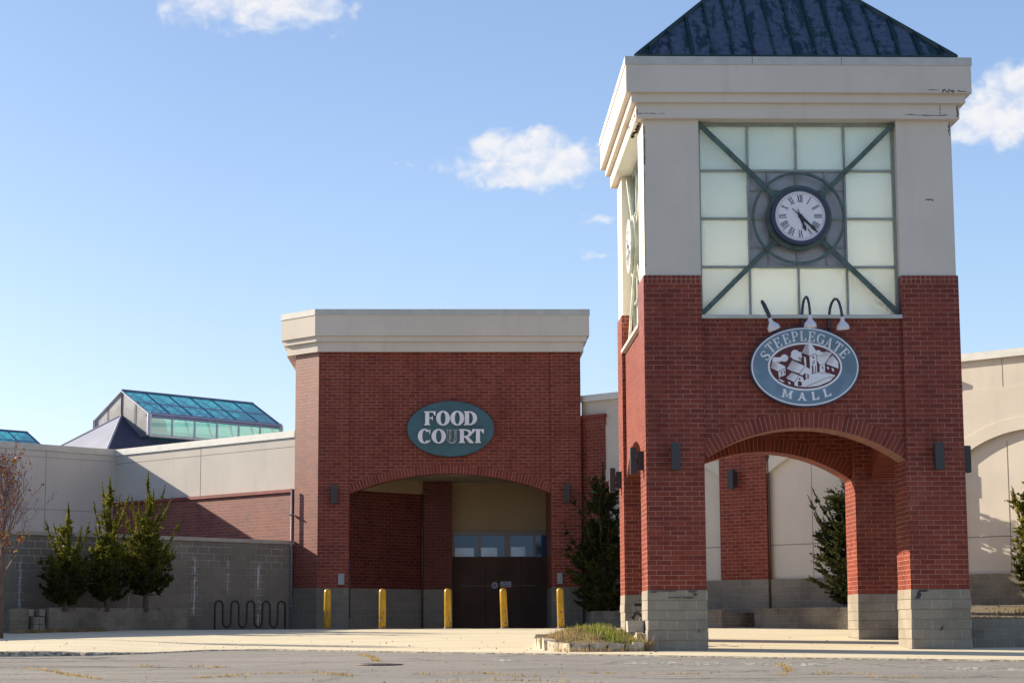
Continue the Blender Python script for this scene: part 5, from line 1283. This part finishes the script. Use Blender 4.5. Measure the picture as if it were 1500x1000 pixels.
def crack_line(pts, dens, hz=.055):
    P = [asp(*p) for p in pts]
    for (x0, y0), (x1, y1) in zip(P, P[1:]):
        L_ = math.hypot(x1 - x0, y1 - y0); k = int(L_ * dens * 1.8); ph = rnd.uniform(0, 6)
        for i in range(k):
            s = rnd.random(); x_ = x0 + (x1 - x0) * s; y_ = y0 + (y1 - y0) * s + .05 * sin(s * 9 + ph)
            if sin(s * L_ * 1.7 + ph) + sin(s * L_ * .63 + ph * 2) > -.5: tuft(wl, x_, y_, za(y_), 4, hz * rnd.uniform(.4, 1.3), .045, rnd)
crack_line([(15, 978), (60, 981), (140, 994), (190, 999)], 16); crack_line([(200, 975), (320, 977), (440, 979)], 14); crack_line([(290, 993), (370, 987), (455, 984), (520, 990)], 18)
crack_line([(0, 992), (110, 992), (230, 992)], 10, .025); crack_line([(520, 957), (545, 962), (552, 968)], 22); crack_line([(600, 988), (700, 985), (760, 990), (880, 988)], 14); crack_line([(820, 985), (1000, 987), (1150, 988)], 12)
crack_line([(1142, 972), (1154, 978), (1155, 984), (1140, 989)], 24, .05); crack_line([(1180, 987), (1300, 992), (1420, 993)], 10); crack_line([(640, 998), (720, 996), (880, 999)], 14)
crack_line([(0, 963), (130, 962), (260, 957)], 8, .02); crack_line([(820, 959), (940, 962), (1100, 966)], 10, .02); crack_line([(1200, 985), (1280, 987)], 14)
tag(wl.build('crack_weeds', M['weed']), 'small dry orange weeds in the asphalt cracks', 'weeds', kind='stuff')
fl = Leafy()           # fallen leaves and specks on the pavement
for k in range(150):
    x_ = rnd.uniform(-11, 9); y_ = yc(x_) + abs(rnd.gauss(0, 4)) + .2
    if y_ > 57: continue
    q = Vector((rnd.gauss(0, 1), rnd.gauss(0, 1), .1)).normalized(); fl.blade(Vector((x_, y_, sw(x_, y_) + .006)), q, rnd.uniform(.02, .05), rnd.uniform(.015, .03), rnd)
for k in range(160):
    x_ = rnd.uniform(-9, 9); y_ = rnd.uniform(27, 38); q = Vector((rnd.gauss(0, 1), rnd.gauss(0, 1), .2)).normalized(); fl.blade(Vector((x_, y_, za(y_) + .006)), q, rnd.uniform(.015, .035), rnd.uniform(.01, .02), rnd)
tag(fl.build('fallen_leaves', M['leaf']), 'fallen leaves and bits scattered on the pavement', 'leaves', kind='stuff')

# worn paint on the asphalt
def paint(b, x0, y0, x1, y1, w_, q, gap=.35):
    L_ = math.hypot(x1 - x0, y1 - y0); n_ = max(1, int(L_ / .10)); dx, dy = (x1 - x0) / n_, (y1 - y0) / n_; nx, ny = -dy / math.hypot(dx, dy), dx / math.hypot(dx, dy)
    for i in range(n_):
        if q.random() < gap: continue
        a0, a1 = q.uniform(.25, .5) * w_, q.uniform(.25, .5) * w_; X, Y = x0 + dx * i, y0 + dy * i; X2, Y2 = X + dx * .97, Y + dy * .97
        b.poly([(X - nx * a0, Y - ny * a0, za(Y - ny * a0) + .004), (X2 - nx * a1, Y2 - ny * a1, za(Y2 - ny * a1) + .004), (X2 + nx * a1, Y2 + ny * a1, za(Y2 + ny * a1) + .004), (X + nx * a0, Y + ny * a0, za(Y + ny * a0) + .004)])
q = random.Random(12); b = MB()
for (a, c) in (((834, 965), (1000, 978)), ((870, 966.6), (937, 973)), ((910, 962), (980, 967)), ((1035, 981), (1075, 983)), ((1201, 969), (1321, 979)), ((1000, 973), (1110, 981)), ((1340, 985), (1480, 990)), ((776, 971), (830, 974.5)), ((15, 979), (100, 984)), ((1290, 967), (1500, 975)), ((885, 962), (1500, 978))):
    p0, p1 = asp(*a), asp(*c); paint(b, *p0, *p1, .10, q, .42)
tag(b.build('worn_bay_lines', M['chalk'], recalc=False), kind='structure')
b = MB()
def wornletters(px0, px1, py0, py1, n_):
    for k in range(n_):
        f = (k + .2) / n_; px = px0 + (px1 - px0) * f; py = py0 + (py1 - py0) * f; w_ = (px1 - px0) / n_ * .6
        A = asp(px, py - 2.2); B = asp(px + w_ * .2, py + 2.2); C = asp(px + w_, py - 2.0); D = asp(px + w_ * 1.1, py + 2.0)
        kinds = q.sample([(A, B), (C, D), (A, C), (B, D), (A, D)], 3)
        for s0, s1 in kinds: paint(b, *s0, *s1, .13, q, .30)
wornletters(922, 1160, 970, 972.5, 9); wornletters(722, 765, 966, 967, 3); wornletters(1345, 1500, 977, 981, 6); wornletters(1172, 1210, 973, 974, 2)
tag(b.build('worn_lettering', M['chalk'], recalc=False), kind='structure')
